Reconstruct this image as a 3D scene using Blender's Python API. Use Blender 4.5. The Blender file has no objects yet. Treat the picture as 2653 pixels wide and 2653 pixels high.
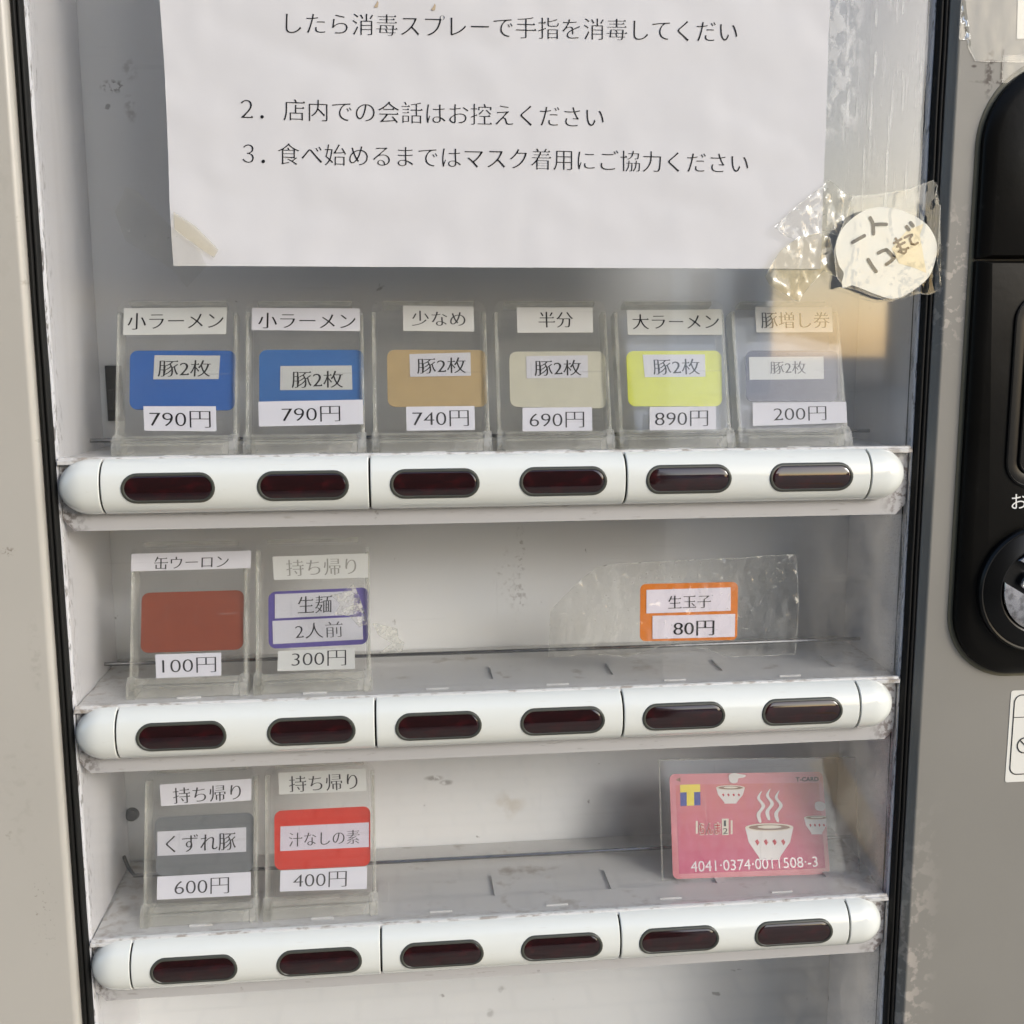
import bpy, bmesh, math, random
from mathutils import Vector, Euler, Matrix, noise
SC = bpy.context.scene
COL = SC.collection
R = math.radians
random.seed(7)

# ------------------------------------------------------------------ camera
CAM_LOC = Vector((-0.0482, -0.5252, 0.0666)); CAM_ROT = Euler((1.4178, 0.0041, -0.1036))
F_PX, PX = 2777.87, 2653.0
cam = bpy.data.objects.new('camera', bpy.data.cameras.new('camera')); COL.objects.link(cam)
cam.location = CAM_LOC; cam.rotation_euler = CAM_ROT
cam.data.sensor_width = 36; cam.data.lens = F_PX / PX * 36
cam.data.clip_start = 0.02; cam.data.clip_end = 500
SC.camera = cam
# ------------------------------------------------------------------ light
SUN_EL, SUN_AZ = R(22), R(137)         # veiled light low from the right, in front of the machine
w = bpy.data.worlds.new('World'); SC.world = w; w.use_nodes = True
nt = w.node_tree; bg = nt.nodes['Background']
sky = nt.nodes.new('ShaderNodeTexSky'); sky.sky_type = 'NISHITA'; sky.sun_disc = False
sky.sun_elevation = SUN_EL; sky.sun_rotation = SUN_AZ
sky.air_density = 1.0; sky.dust_density = 1.6; sky.ozone_density = 2.0
nt.links.new(sky.outputs[0], bg.inputs[0]); bg.inputs[1].default_value = 0.15
sl = bpy.data.lights.new('sun', 'SUN'); sun = bpy.data.objects.new('sun', sl); COL.objects.link(sun)
sl.energy = 0.75; sl.angle = R(17); sl.color = (1, .995, .985)
sd = Vector((math.sin(SUN_AZ)*math.cos(SUN_EL), math.cos(SUN_AZ)*math.cos(SUN_EL), math.sin(SUN_EL)))
sun.rotation_euler = sd.to_track_quat('Z', 'Y').to_euler()
sun.location = (3, -3, 2)
SC.view_settings.view_transform = 'Standard'; SC.view_settings.look = 'None'
SC.view_settings.gamma = 1; SC.view_settings.use_curve_mapping = False
SC.view_settings.exposure = 0.92
SC.render.engine = 'CYCLES'
SC.cycles.transparent_max_bounces = 48
SC.cycles.max_bounces = 12

# ------------------------------------------------------------------ measuring helpers (true planes in the scene)
RM = CAM_ROT.to_matrix()
def ray(u, v): return RM @ Vector(((u - PX/2)/F_PX, (PX/2 - v)/F_PX, -1))
def onY(u, v, y):
    d = ray(u, v); return CAM_LOC + d*((y - CAM_LOC.y)/d.y)
def onZ(u, v, z):
    d = ray(u, v); return CAM_LOC + d*((z - CAM_LOC.z)/d.z)
def onPlane(u, v, o, n):
    d = ray(u, v); return CAM_LOC + d*((o - CAM_LOC).dot(n)/d.dot(n))
def zoom(x0, y0, s): return lambda x, y: (x0 + x/s, y0 + y/s)
ZA = zoom(100, 700, 2.1467); ZB = zoom(900, 700, 2.415); ZC = zoom(1600, 700, 2.1467)
ZD = zoom(100, 1300, 2.0337); ZE = zoom(1600, 1350, 2.415); ZE1 = zoom(950, 1350, 2.415)
ZF = zoom(150, 1900, 2.1467); ZG = zoom(1600, 1900, 2.415); ZH = zoom(900, 1950, 2.415)
ZN = zoom(1950, 450, 3.5127); ZR = zoom(2420, 0, 4.83); Z3 = zoom(1753, 0, 2.1467)

# ------------------------------------------------------------------ object helpers
def link(o, parent=None):
    COL.objects.link(o)
    if parent is not None: o.parent = parent
    return o
def tag(o, label=None, cat=None, group=None, kind=None):
    if label: o['label'] = label
    if cat: o['category'] = cat
    if group: o['group'] = group
    if kind: o['kind'] = kind
    return o
def empty(name, loc, label, cat, group=None):
    o = bpy.data.objects.new(name, None); o.empty_display_size = .02; link(o); o.location = loc
    return tag(o, label, cat, group)
def build(name, bm, mat, parent=None, smooth=False, loc=None):
    me = bpy.data.meshes.new(name)
    bm.normal_update(); bm.to_mesh(me); bm.free()
    for m in (mat if isinstance(mat, (list, tuple)) else [mat]): me.materials.append(m)
    if smooth:
        for p in me.polygons: p.use_smooth = True
        if smooth != 'all':
            try: me.set_sharp_from_angle(angle=R(35))
            except Exception: pass
    o = bpy.data.objects.new(name, me); link(o, parent)
    if loc is not None: o.location = loc
    return o
def box(bm, x0, x1, y0, y1, z0, z1, bev=0, seg=2):
    r = bmesh.ops.create_cube(bm, size=1)
    vs = r['verts']
    for v in vs:
        v.co = Vector((x0 + (v.co.x+.5)*(x1-x0), y0 + (v.co.y+.5)*(y1-y0), z0 + (v.co.z+.5)*(z1-z0)))
    if bev:
        es = list({e for v in vs for e in v.link_edges})
        bmesh.ops.bevel(bm, geom=es, offset=bev, segments=seg, affect='EDGES', profile=.6)
def prism(bm, pts, depth, mat_index=0):
    """pts: list of Vectors (front outline), depth: Vector to the back."""
    a = [bm.verts.new(p) for p in pts]; b = [bm.verts.new(Vector(p)+depth) for p in pts]
    n = len(pts); fs = [bm.faces.new(a), bm.faces.new(b[::-1])]
    for i in range(n): fs.append(bm.faces.new((a[(i+1) % n], a[i], b[i], b[(i+1) % n])))
    for f in fs: f.material_index = mat_index
    bmesh.ops.recalc_face_normals(bm, faces=fs)
    return fs
def extrude_profile(bm, prof, z0, z1, zdiv=1):
    """profile of (x, y) swept along z, open surface"""
    rows = []
    for k in range(zdiv+1):
        z = z0 + (z1-z0)*k/zdiv
        rows.append([bm.verts.new((x, y, z)) for x, y in prof])
    for k in range(zdiv):
        for i in range(len(prof)-1):
            bm.faces.new((rows[k][i], rows[k][i+1], rows[k+1][i+1], rows[k+1][i]))
def tube(bm, pts, r, n=8):
    rings = []
    for i, p in enumerate(pts):
        p = Vector(p)
        t = (Vector(pts[min(i+1, len(pts)-1)]) - Vector(pts[max(i-1, 0)])).normalized()
        a = t.orthogonal().normalized() if i == 0 else (a - t*a.dot(t)).normalized()
        b = t.cross(a)
        rings.append([bm.verts.new(p + (a*math.cos(2*math.pi*k/n) + b*math.sin(2*math.pi*k/n))*r) for k in range(n)])
    for i in range(len(rings)-1):
        for k in range(n):
            bm.faces.new((rings[i][k], rings[i][(k+1) % n], rings[i+1][(k+1) % n], rings[i+1][k]))
    bm.faces.new(rings[0][::-1]); bm.faces.new(rings[-1])
def rrect(x0, x1, z0, z1, r, n=6):
    """rounded rectangle outline in 2-D; r number or 4 radii (bl, br, tr, tl)"""
    rr = [r]*4 if not isinstance(r, (list, tuple)) else r
    out = []
    for (cx, cz, a0, q) in ((x0, z0, 180, rr[0]), (x1, z0, 270, rr[1]), (x1, z1, 0, rr[2]), (x0, z1, 90, rr[3])):
        ox = cx + (q if cx == x0 else -q); oz = cz + (q if cz == z0 else -q)
        for k in range(n+1):
            a = R(a0 + 90*k/n); out.append((ox + q*math.cos(a), oz + q*math.sin(a)))
    return out
def smooth_loop(pts, n=5):
    out = []; m = len(pts)
    for i in range(m):
        p0, p1, p2, p3 = (Vector(pts[(i+k-1) % m]) for k in range(4))
        for k in range(n):
            t = k/n
            out.append(.5*((2*p1) + (p2-p0)*t + (2*p0-5*p1+4*p2-p3)*t*t + (3*p1-p0-3*p2+p3)*t**3))
    return out

# ------------------------------------------------------------------ materials
def newmat(name):
    m = bpy.data.materials.new(name); m.use_nodes = True
    nt = m.node_tree; b = nt.nodes['Principled BSDF']; return m, nt, b
def N(nt, t, **kw):
    n = nt.nodes.new(t)
    for k, v in kw.items(): setattr(n, k, v)
    return n
def noise_mask(nt, scale, lo, hi, detail=4, vec=None, dist=0, rough=.55):
    tc = N(nt, 'ShaderNodeTexCoord')
    mp = N(nt, 'ShaderNodeMapping')
    nt.links.new(tc.outputs['Object'], mp.inputs[0])
    if isinstance(scale, (tuple, list)): mp.inputs['Scale'].default_value = scale; s = 1
    else: s = scale
    if vec: mp.inputs['Rotation'].default_value = vec
    no = N(nt, 'ShaderNodeTexNoise'); no.inputs['Scale'].default_value = s
    no.inputs['Detail'].default_value = detail; no.inputs['Distortion'].default_value = dist
    no.inputs['Roughness'].default_value = rough
    nt.links.new(mp.outputs[0], no.inputs['Vector'])
    mr = N(nt, 'ShaderNodeMapRange'); mr.inputs[1].default_value = lo; mr.inputs[2].default_value = hi
    nt.links.new(no.outputs['Fac'], mr.inputs[0])
    return mr.outputs[0]
def mixcol(nt, fac, a, b):
    m = N(nt, 'ShaderNodeMix', data_type='RGBA')
    if hasattr(fac, 'links') or hasattr(fac, 'is_linked'): nt.links.new(fac, m.inputs[0])
    else: m.inputs[0].default_value = fac
    for k, c in ((6, a), (7, b)):
        if hasattr(c, 'is_linked'): nt.links.new(c, m.inputs[k])
        else: m.inputs[k].default_value = (*c, 1) if len(c) == 3 else c
    return m.outputs[2]
def mul(nt, a, b):
    m = N(nt, 'ShaderNodeMath', operation='MULTIPLY')
    for k, c in ((0, a), (1, b)):
        if hasattr(c, 'is_linked'): nt.links.new(c, m.inputs[k])
        else: m.inputs[k].default_value = c
    return m.outputs[0]
def axis_mask(nt, axis, lo, hi):
    tc = N(nt, 'ShaderNodeTexCoord'); sp = N(nt, 'ShaderNodeSeparateXYZ')
    nt.links.new(tc.outputs['Object'], sp.inputs[0])
    mr = N(nt, 'ShaderNodeMapRange'); mr.inputs[1].default_value = lo; mr.inputs[2].default_value = hi
    nt.links.new(sp.outputs[axis], mr.inputs[0]); return mr.outputs[0]
def bump(nt, b, h, strength, dist=.001):
    bp = N(nt, 'ShaderNodeBump'); bp.inputs['Strength'].default_value = strength; bp.inputs['Distance'].default_value = dist
    nt.links.new(h, bp.inputs['Height']); nt.links.new(bp.outputs[0], b.inputs['Normal'])
def paint(name, col, rough=.4, var=.08, dirt=(.12, .1, .08), dirt_lo=.68, dirt_hi=.78, dscale=60, dirt_amt=.5, metallic=0, spec=.5, bumpy=.05, coat=0):
    m, nt, b = newmat(name)
    c2 = tuple(x*(1-var) for x in col)
    c = mixcol(nt, noise_mask(nt, 9, .35, .65, 5), col, c2)
    c = mixcol(nt, mul(nt, noise_mask(nt, dscale, dirt_lo, dirt_hi, 6), dirt_amt), c, dirt)
    nt.links.new(c, b.inputs['Base Color'])
    rr = N(nt, 'ShaderNodeMapRange'); rr.inputs[3].default_value = rough*.85; rr.inputs[4].default_value = min(1, rough*1.2)
    nt.links.new(noise_mask(nt, 30, .3, .7, 4), rr.inputs[0]); nt.links.new(rr.outputs[0], b.inputs['Roughness'])
    b.inputs['Metallic'].default_value = metallic; b.inputs['Specular IOR Level'].default_value = spec
    b.inputs['Coat Weight'].default_value = coat; b.inputs['Coat Roughness'].default_value = .08
    if bumpy: bump(nt, b, noise_mask(nt, 250, 0, 1, 3), bumpy, .0006)
    return m
def flat(name, col, rough=.5, spec=.4, metallic=0, coat=0, var=.06):
    m, nt, b = newmat(name)
    nt.links.new(mixcol(nt, noise_mask(nt, 120, .35, .65, 4), col, tuple(x*(1-var) for x in col)), b.inputs['Base Color'])
    b.inputs['Roughness'].default_value = rough; b.inputs['Specular IOR Level'].default_value = spec
    b.inputs['Metallic'].default_value = metallic; b.inputs['Coat Weight'].default_value = coat; b.inputs['Coat Roughness'].default_value = .06
    return m
def clear(name, tint=(.96, .96, .95), rough=.03, ior=1.49, haze=None, hazecol=(.75, .75, .72), base_haze=.0, bumps=None):
    """clear sheet plastic: light passes straight through, Fresnel reflection, optional scuffs"""
    m = bpy.data.materials.new(name); m.use_nodes = True; nt = m.node_tree; nt.nodes.clear()
    out = N(nt, 'ShaderNodeOutputMaterial'); tr = N(nt, 'ShaderNodeBsdfTransparent'); gl = N(nt, 'ShaderNodeBsdfGlossy')
    df = N(nt, 'ShaderNodeBsdfDiffuse'); fr = N(nt, 'ShaderNodeFresnel'); mx = N(nt, 'ShaderNodeMixShader'); m2 = N(nt, 'ShaderNodeMixShader')
    tr.inputs[0].default_value = (*tint, 1); gl.inputs['Roughness'].default_value = rough; gl.inputs[0].default_value = (1, 1, 1, 1)
    df.inputs[0].default_value = (*hazecol, 1); geo = N(nt, 'ShaderNodeNewGeometry'); mr = N(nt, 'ShaderNodeMapRange')      # same Fresnel on both faces: the sheet does not bend light
    mr.inputs[3].default_value = ior; mr.inputs[4].default_value = 1/ior
    nt.links.new(geo.outputs['Backfacing'], mr.inputs[0]); nt.links.new(mr.outputs[0], fr.inputs[0])
    if haze:
        h = None
        for hz in haze:
            s = hz(nt)
            if h is None: h = s
            else:
                a = N(nt, 'ShaderNodeMath', operation='ADD', use_clamp=True); nt.links.new(h, a.inputs[0]); nt.links.new(s, a.inputs[1]); h = a.outputs[0]
        a = N(nt, 'ShaderNodeMath', operation='ADD', use_clamp=True); nt.links.new(h, a.inputs[0]); a.inputs[1].default_value = base_haze
        nt.links.new(a.outputs[0], m2.inputs[0])
    else: m2.inputs[0].default_value = base_haze
    nt.links.new(tr.outputs[0], m2.inputs[1]); nt.links.new(df.outputs[0], m2.inputs[2])
    nt.links.new(fr.outputs[0], mx.inputs[0]); nt.links.new(m2.outputs[0], mx.inputs[1]); nt.links.new(gl.outputs[0], mx.inputs[2])
    if bumps:
        bp = N(nt, 'ShaderNodeBump'); bp.inputs['Strength'].default_value = bumps[1]; bp.inputs['Distance'].default_value = .001
        nt.links.new(noise_mask(nt, bumps[0], 0, 1, 3), bp.inputs['Height'])
        nt.links.new(bp.outputs[0], gl.inputs['Normal']); nt.links.new(bp.outputs[0], fr.inputs['Normal'])
    nt.links.new(mx.outputs[0], out.inputs[0])
    return m

M = {}
M['frame_left'] = paint('beige panel paint', (.44, .42, .375), .32, .05, (.2, .17, .13), .70, .76, 70, .6, spec=.5)
M['frame_right'] = paint('grey panel paint', (.25, .238, .21), .34, .07, (.2, .17, .13), .72, .80, 70, .5, spec=.5)
M['gasket'] = flat('black rubber', (.009, .009, .0085), .6, .2)
M['inner'] = paint('inner white paint', (.72, .72, .74), .35, .05, (.10, .09, .08), .73, .75, 130, .75)
M['back'] = paint('back wall paint', (.75, .765, .775), .4, .06, (.12, .11, .10), .715, .74, 90, .55)
M['tray'] = paint('shelf plastic', (.62, .615, .60), .42, .10, (.22, .17, .12), .60, .74, 55, .65)
M['ledge'] = paint('shelf front plastic', (.47, .465, .465), .35, .06, (.12, .10, .09), .70, .76, 120, .7)
M['bar'] = paint('glossy off white plastic', (.74, .76, .715), .14, .03, (.25, .22, .18), .76, .79, 150, .5, bumpy=0, coat=.6)
def grime(mat, masks):
    nt = mat.node_tree; b = nt.nodes['Principled BSDF']; c = b.inputs['Base Color'].links[0].from_socket
    for mk, col in masks: c = mixcol(nt, mk(nt), c, col)
    nt.links.new(c, b.inputs['Base Color'])
def spot(c, r, scale, lo, hi, amt):
    def f(nt):
        tc = N(nt, 'ShaderNodeTexCoord'); vm = N(nt, 'ShaderNodeVectorMath', operation='SUBTRACT'); vm.inputs[1].default_value = c
        nt.links.new(tc.outputs['Object'], vm.inputs[0])
        v2 = N(nt, 'ShaderNodeVectorMath', operation='DIVIDE'); v2.inputs[1].default_value = r; nt.links.new(vm.outputs[0], v2.inputs[0])
        ln = N(nt, 'ShaderNodeVectorMath', operation='LENGTH'); nt.links.new(v2.outputs[0], ln.inputs[0])
        mr = N(nt, 'ShaderNodeMapRange'); mr.inputs[1].default_value = 1; mr.inputs[2].default_value = .4; nt.links.new(ln.outputs['Value'], mr.inputs[0])
        return mul(nt, mul(nt, mr.outputs[0], noise_mask(nt, scale, lo, hi, 6)), amt)
    return f
grime(M['inner'], [(lambda nt: mul(nt, mul(nt, noise_mask(nt, (400, 400, 160), .56, .64, 6), axis_mask(nt, 1, .030, .012)), .75), (.09, .07, .06)),
                   (lambda nt: mul(nt, noise_mask(nt, (60, 60, 9), .55, .8, 5), .18), (.40, .38, .36))])
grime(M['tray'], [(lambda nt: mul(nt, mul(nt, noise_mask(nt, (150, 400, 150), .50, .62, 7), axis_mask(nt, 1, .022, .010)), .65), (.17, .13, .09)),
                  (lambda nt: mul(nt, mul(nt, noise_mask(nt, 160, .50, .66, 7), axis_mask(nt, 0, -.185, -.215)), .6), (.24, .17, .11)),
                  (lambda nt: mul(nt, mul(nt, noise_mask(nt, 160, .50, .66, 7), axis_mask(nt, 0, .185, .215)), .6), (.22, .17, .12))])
grime(M['ledge'], [(lambda nt: mul(nt, noise_mask(nt, (90, 200, 500), .63, .70, 6), .4), (.2, .17, .15)),
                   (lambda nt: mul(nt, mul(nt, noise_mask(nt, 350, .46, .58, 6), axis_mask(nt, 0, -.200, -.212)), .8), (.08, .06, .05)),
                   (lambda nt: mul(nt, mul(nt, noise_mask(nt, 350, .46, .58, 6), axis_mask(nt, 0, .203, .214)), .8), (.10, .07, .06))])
_f = lambda x, y: tuple(onY(x*PX/1932, y*PX/1932, YF0))
YF0 = .004
grime(M['frame_left'], [(spot(_f(66, 1235), (.0035, .02, .022), 300, .46, .66, .4), (.27, .25, .22)), (spot(_f(15, 1040), (.004, .02, .003), 500, .50, .60, .7), (.16, .13, .10)), (spot(_f(40, 1500), (.012, .02, .05), 200, .54, .70, .25), (.30, .28, .24)),
                        (spot(_f(20, 420), (.012, .02, .05), 160, .52, .72, .22), (.31, .29, .25)), (spot(_f(80, 1720), (.008, .02, .03), 500, .60, .66, .6), (.17, .14, .11))])
_q = lambda z, x, y: tuple(onY(*z(x, y), .104))
grime(M['back'], [(spot(_q(ZH, 1010, 325), (.012, .02, .011), 120, .40, .60, .45), (.46, .40, .31)),
                  (spot(_q(ZE1, 960, 200), (.004, .02, .020), 420, .54, .62, .5), (.28, .26, .25)), (spot(_q(ZE1, 955, 460), (.007, .02, .014), 380, .52, .62, .5), (.28, .26, .25)),
                  (spot(_q(ZE1, 860, 340), (.008, .02, .020), 260, .55, .66, .45), (.36, .34, .32)),
                  (spot(_q(ZH, 540, 160), (.007, .02, .0022), 300, .38, .5, .7), (.25, .24, .23)), (spot(_q(ZH, 620, 187), (.005, .02, .0022), 300, .36, .5, .7), (.22, .21, .21)),
                  (spot(_q(zoom(0, 0, 2.1467), 715, 390), (.006, .02, .008), 350, .48, .65, .4), (.3, .29, .27)), (spot(_q(zoom(0, 0, 2.1467), 725, 600), (.004, .02, .010), 350, .48, .64, .45), (.27, .26, .25)), (spot(_q(zoom(0, 0, 2.1467), 630, 480), (.008, .02, .004), 420, .52, .6, .8), (.12, .11, .1)),
                  (spot(_q(ZH, 965, 1480), (.003, .02, .003), 300, .4, .5, .5), (.3, .3, .3)), (spot(_q(ZH, 893, 1630), (.003, .02, .004), 300, .4, .5, .5), (.3, .3, .3))])
grime(M['bar'], [(lambda nt: mul(nt, noise_mask(nt, (70, 300, 700), .64, .72, 6), .30), (.60, .57, .49)), (lambda nt: mul(nt, noise_mask(nt, (22, 22, 60), .5, .8, 4), .25), (.72, .71, .62)), (lambda nt: mul(nt, noise_mask(nt, 600, .74, .78, 3), .6), (.25, .22, .19))])
for _k in list(M):
    if _k.startswith('card_'): grime(M[_k], [(lambda nt: mul(nt, noise_mask(nt, (30, 60, 260), .52, .75, 6), .16), (.62, .62, .60)), (lambda nt: mul(nt, noise_mask(nt, 800, .70, .76, 3), .35), (.75, .75, .72))])
M['core'] = flat('dark gap', (.012, .010, .008), .8, .1)
M['bezel'] = flat('dark olive bezel', (.060, .062, .050), .34, .45)
M['rod'] = flat('steel rod', (.28, .28, .28), .25, .5, 1.0)
M['black'] = paint('black moulded plastic', (.0065, .006, .005), .36, .1, (.05, .05, .045), .70, .78, 40, .4, bumpy=.12, spec=.16)
M['black_gloss'] = flat('black gloss', (.006, .006, .006), .28, .25)
M['chrome'] = paint('reflection mottled chrome', (.62, .62, .65), .20, .3, (.16, .15, .15), .48, .60, 220, .6, metallic=1.0, bumpy=0)  # dark mottling in the colour stands in for dark reflections
def lens_mat():
    m, nt, b = newmat('dark red lens')
    c = mixcol(nt, noise_mask(nt, (150, 150, 260), .5, .75, 5), (.017, .0055, .0058), (.045, .0075, .0085))
    nt.links.new(c, b.inputs['Base Color']); b.inputs['Roughness'].default_value = .07; b.inputs['Specular IOR Level'].default_value = .8; b.inputs['Coat Weight'].default_value = .25; b.inputs['Coat Roughness'].default_value = .05
    return m
M['lens'] = lens_mat()
def streak(scale, lo, hi, amt, rot=None, d=5): return lambda nt: mul(nt, noise_mask(nt, scale, lo, hi, d, rot), amt)
def edge_streak(scale, lo, hi, amt, axis, a, b, rot=None): return lambda nt: mul(nt, mul(nt, noise_mask(nt, scale, lo, hi, 6, rot), amt), axis_mask(nt, axis, a, b))
M['pane'] = clear('scuffed acrylic pane with reflection haze', (1, 1, .998), .03, 1.60, [
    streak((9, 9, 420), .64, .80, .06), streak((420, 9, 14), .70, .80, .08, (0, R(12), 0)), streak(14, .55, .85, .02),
    edge_streak((60, 60, 25), .35, .75, .16, 0, .150, .216), edge_streak(700, .56, .68, .28, 0, .203, .219)], (.68, .64, .57), .004)  # right-edge grime; its wide beige haze also imitates the bright street reflection
def top_only(f, axis=2, a=.095, b=.125): return lambda nt: mul(nt, f(nt), axis_mask(nt, axis, a, b))
M['pane_top'] = clear('worn acrylic pane', (1, 1, .998), .04, 1.62, [
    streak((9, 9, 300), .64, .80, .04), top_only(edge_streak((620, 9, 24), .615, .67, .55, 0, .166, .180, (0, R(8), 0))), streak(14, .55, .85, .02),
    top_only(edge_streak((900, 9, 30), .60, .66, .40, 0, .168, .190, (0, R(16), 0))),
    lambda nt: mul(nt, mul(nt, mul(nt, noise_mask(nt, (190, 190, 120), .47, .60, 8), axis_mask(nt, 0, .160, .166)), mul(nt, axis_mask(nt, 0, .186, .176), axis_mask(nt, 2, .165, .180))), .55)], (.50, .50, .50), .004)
M['holder'] = clear('clear acrylic holder', (.997, .997, .994), .04, 1.55, [streak((40, 40, 60), .55, .85, .02), streak((25, 25, 500), .66, .76, .12), streak((400, 25, 30), .69, .76, .10, (0, R(25), 0))], (.82, .82, .79), .014)
M['holder_edge'] = clear('acrylic edge', (.94, .94, .92), .05, 1.49, [streak((60, 60, 60), .45, .7, .20)], (.84, .84, .80), .12)
M['sleeve'] = clear('clear card sleeve', (.985, .985, .985), .03, 1.26, [streak((300, 30, 30), .64, .76, .06), streak((25, 25, 350), .64, .76, .08)], (.8, .8, .8), .006)
M['tape'] = clear('clear tape', (.97, .965, .94), .06, 1.6, [streak(70, .55, .8, .07), streak(400, .66, .74, .3)], (.72, .71, .66), .010, (90, .3))
M['tape_clear'] = clear('flat clear tape', (.985, .985, .97), .05, 1.5, [streak(60, .55, .8, .04)], (.60, .59, .55), .006, (60, .25))
M['tape_wrinkled'] = clear('wrinkled clear tape', (.97, .965, .94), .06, 1.6, [streak((90, 90, 40), .50, .75, .13), streak(520, .63, .71, .32)], (.74, .73, .68), .015, (110, .6))
M['tape_edge'] = clear('tape cut edge', (.9, .9, .88), .1, 1.5, [streak(200, .42, .62, .35)], (.66, .65, .60), .06)
M['tape_yellow'] = clear('yellowed tape', (.96, .93, .84), .08, 1.5, [streak(70, .50, .75, .18)], (.75, .68, .48), .05, (90, .4))
M['glue'] = clear('dried glue', (.93, .93, .90), .12, 1.5, [streak(300, .45, .6, .5)], (.62, .61, .55), .10, (300, .7))
def papermat(name, col, rough=.85):
    m, nt, b = newmat(name)
    nt.links.new(mixcol(nt, noise_mask(nt, 40, .35, .65, 5), col, tuple(x*.97 for x in col)), b.inputs['Base Color'])
    b.inputs['Roughness'].default_value = rough; b.inputs['Specular IOR Level'].default_value = .2
    b.inputs['Transmission Weight'].default_value = 0
    bump(nt, b, noise_mask(nt, 900, 0, 1, 2), .04, .0003)
    return m
M['paper'] = papermat('office paper', (.65, .645, .655))
M['label_white'] = papermat('label paper white', (.68, .68, .73))
M['label_grey'] = papermat('label paper aged', (.61, .62, .60))
M['label_dull'] = papermat('label paper dull', (.64, .64, .62))
M['label_lilac'] = papermat('label paper lilac', (.73, .69, .78))
M['note'] = papermat('cream note paper', (.74, .73, .67))
M['ink'] = flat('black ink', (.012, .012, .014), .6, .2)
M['ink_grey'] = flat('faded ink', (.05, .05, .055), .7, .2)
M['ink_pale'] = flat('pale faded ink', (.30, .30, .28), .7, .2)
M['ink_brown'] = flat('marker ink on wet patch', (.13, .075, .02), .5, .3)
M['white_print'] = flat('white print', (.75, .75, .72), .5, .3)
CARDS = {'blue': (.035, .135, .44), 'blue2': (.05, .17, .45), 'tan': (.52, .39, .20), 'cream': (.63, .61, .49), 'yellow': (.66, .70, .045),
         'navy': (.010, .013, .045), 'brown': (.30, .075, .04), 'purple': (.13, .10, .36), 'grey': (.20, .21, .22), 'red': (.72, .055, .03), 'orange': (.68, .20, .02)}
for k, c in CARDS.items(): M['card_'+k] = flat(k+' card', c, .32, .5)

# ------------------------------------------------------------------ lettering: outlines re-cut with thin horizontals and small serifs
_glyph_cache = {}
def outlines(body):
    if body in _glyph_cache: return _glyph_cache[body]
    c = bpy.data.curves.new('t', 'FONT'); c.body = body; c.size = 1
    o = bpy.data.objects.new('t', c); COL.objects.link(o)
    dg = bpy.context.evaluated_depsgraph_get(); dg.update()
    cv = o.evaluated_get(dg).to_curve(dg)
    loops = []
    for s in cv.splines:
        bp = s.bezier_points; n = len(bp); pts = []
        if n < 2: continue
        for i in range(n):
            a, b = bp[i], bp[(i+1) % n]
            p0, p1, p2, p3 = (Vector(q[:2]) for q in (a.co, a.handle_right, b.handle_left, b.co))
            straight = abs((p1-p0).cross(p3-p0)) < 1e-5 and abs((p2-p0).cross(p3-p0)) < 1e-5
            m = 1 if straight else 5
            for k in range(m):
                t = k/m; u = 1-t
                q = p0*u**3 + p1*3*u*u*t + p2*3*u*t*t + p3*t**3
                if not pts or (q-pts[-1]).length > 1e-4: pts.append(q)
        if (pts[0]-pts[-1]).length < 1e-4: pts.pop()
        if len(pts) > 2: loops.append(pts)
    o.evaluated_get(dg).to_curve_clear()
    bpy.data.objects.remove(o); bpy.data.curves.remove(c)
    _glyph_cache[body] = loops
    return loops
def area(p): return .5*sum(p[i].cross(p[(i+1) % len(p)]) for i in range(len(p)))
def mincho(loops, dy=.016, dx=-.004, serif=True):
    if not loops: return loops
    big = max(loops, key=lambda p: abs(area(p))); sg = 1 if area(big) > 0 else -1
    out = []
    for p in loops:
        n = len(p); q = []
        for i in range(n):
            e0 = (p[i]-p[i-1]); e1 = (p[(i+1) % n]-p[i])
            if e0.length: e0 = e0.normalized()
            if e1.length: e1 = e1.normalized()
            t = (e0+e1)
            if t.length < 1e-4: t = e1
            t.normalize(); nrm = Vector((t.y, -t.x))*sg
            n0 = Vector((e0.y, -e0.x))*sg; n1 = Vector((e1.y, -e1.x))*sg
            my = max(n0.y, n1.y) if abs(max(n0.y, n1.y)) > abs(min(n0.y, n1.y)) else min(n0.y, n1.y)
            mxx = max(n0.x, n1.x) if abs(max(n0.x, n1.x)) > abs(min(n0.x, n1.x)) else min(n0.x, n1.x)
            sy = my*abs(my); sx = mxx*abs(mxx)
            q.append(p[i] - Vector((sx*dx, sy*dy)))
        if serif:
            r = []
            for i in range(n):
                a, b = p[i], p[(i+1) % n]; e = b-a; L = e.length
                nn = Vector((e.y, -e.x))*sg/max(L, 1e-6)
                hit = .035 < L < .10 and nn.x > .96
                if hit:
                    pe = (p[i]-p[i-1]); ne = (p[(i+2) % n]-b)
                    hit = p[i-1].x < a.x and p[(i+2) % n].x < b.x and pe.length > .11 and ne.length > .11 and abs(pe.y) < .15*abs(pe.x) and abs(ne.y) < .15*abs(ne.x)
                A, B = q[i], q[(i+1) % n]
                if hit:
                    if B.y > A.y:   # top corner is B, the stroke runs on to the left
                        r += [A, B+Vector((.012, -.005)), B+Vector((-.035, .052)), B+Vector((-.085, 0))]
                        q[(i+1) % n] = B+Vector((-.09, 0))
                    else:
                        if r: r.pop()
                        r += [A+Vector((-.09, 0)), A+Vector((-.085, 0)), A+Vector((-.035, .052)), A+Vector((.012, -.005))]
                else: r.append(A)
            q = r
        out.append(q)
    return out
def text_loops(body, style='mincho', **kw):
    L = outlines(body)
    return mincho([list(p) for p in L], **kw) if style == 'mincho' else [list(p) for p in L]
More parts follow.
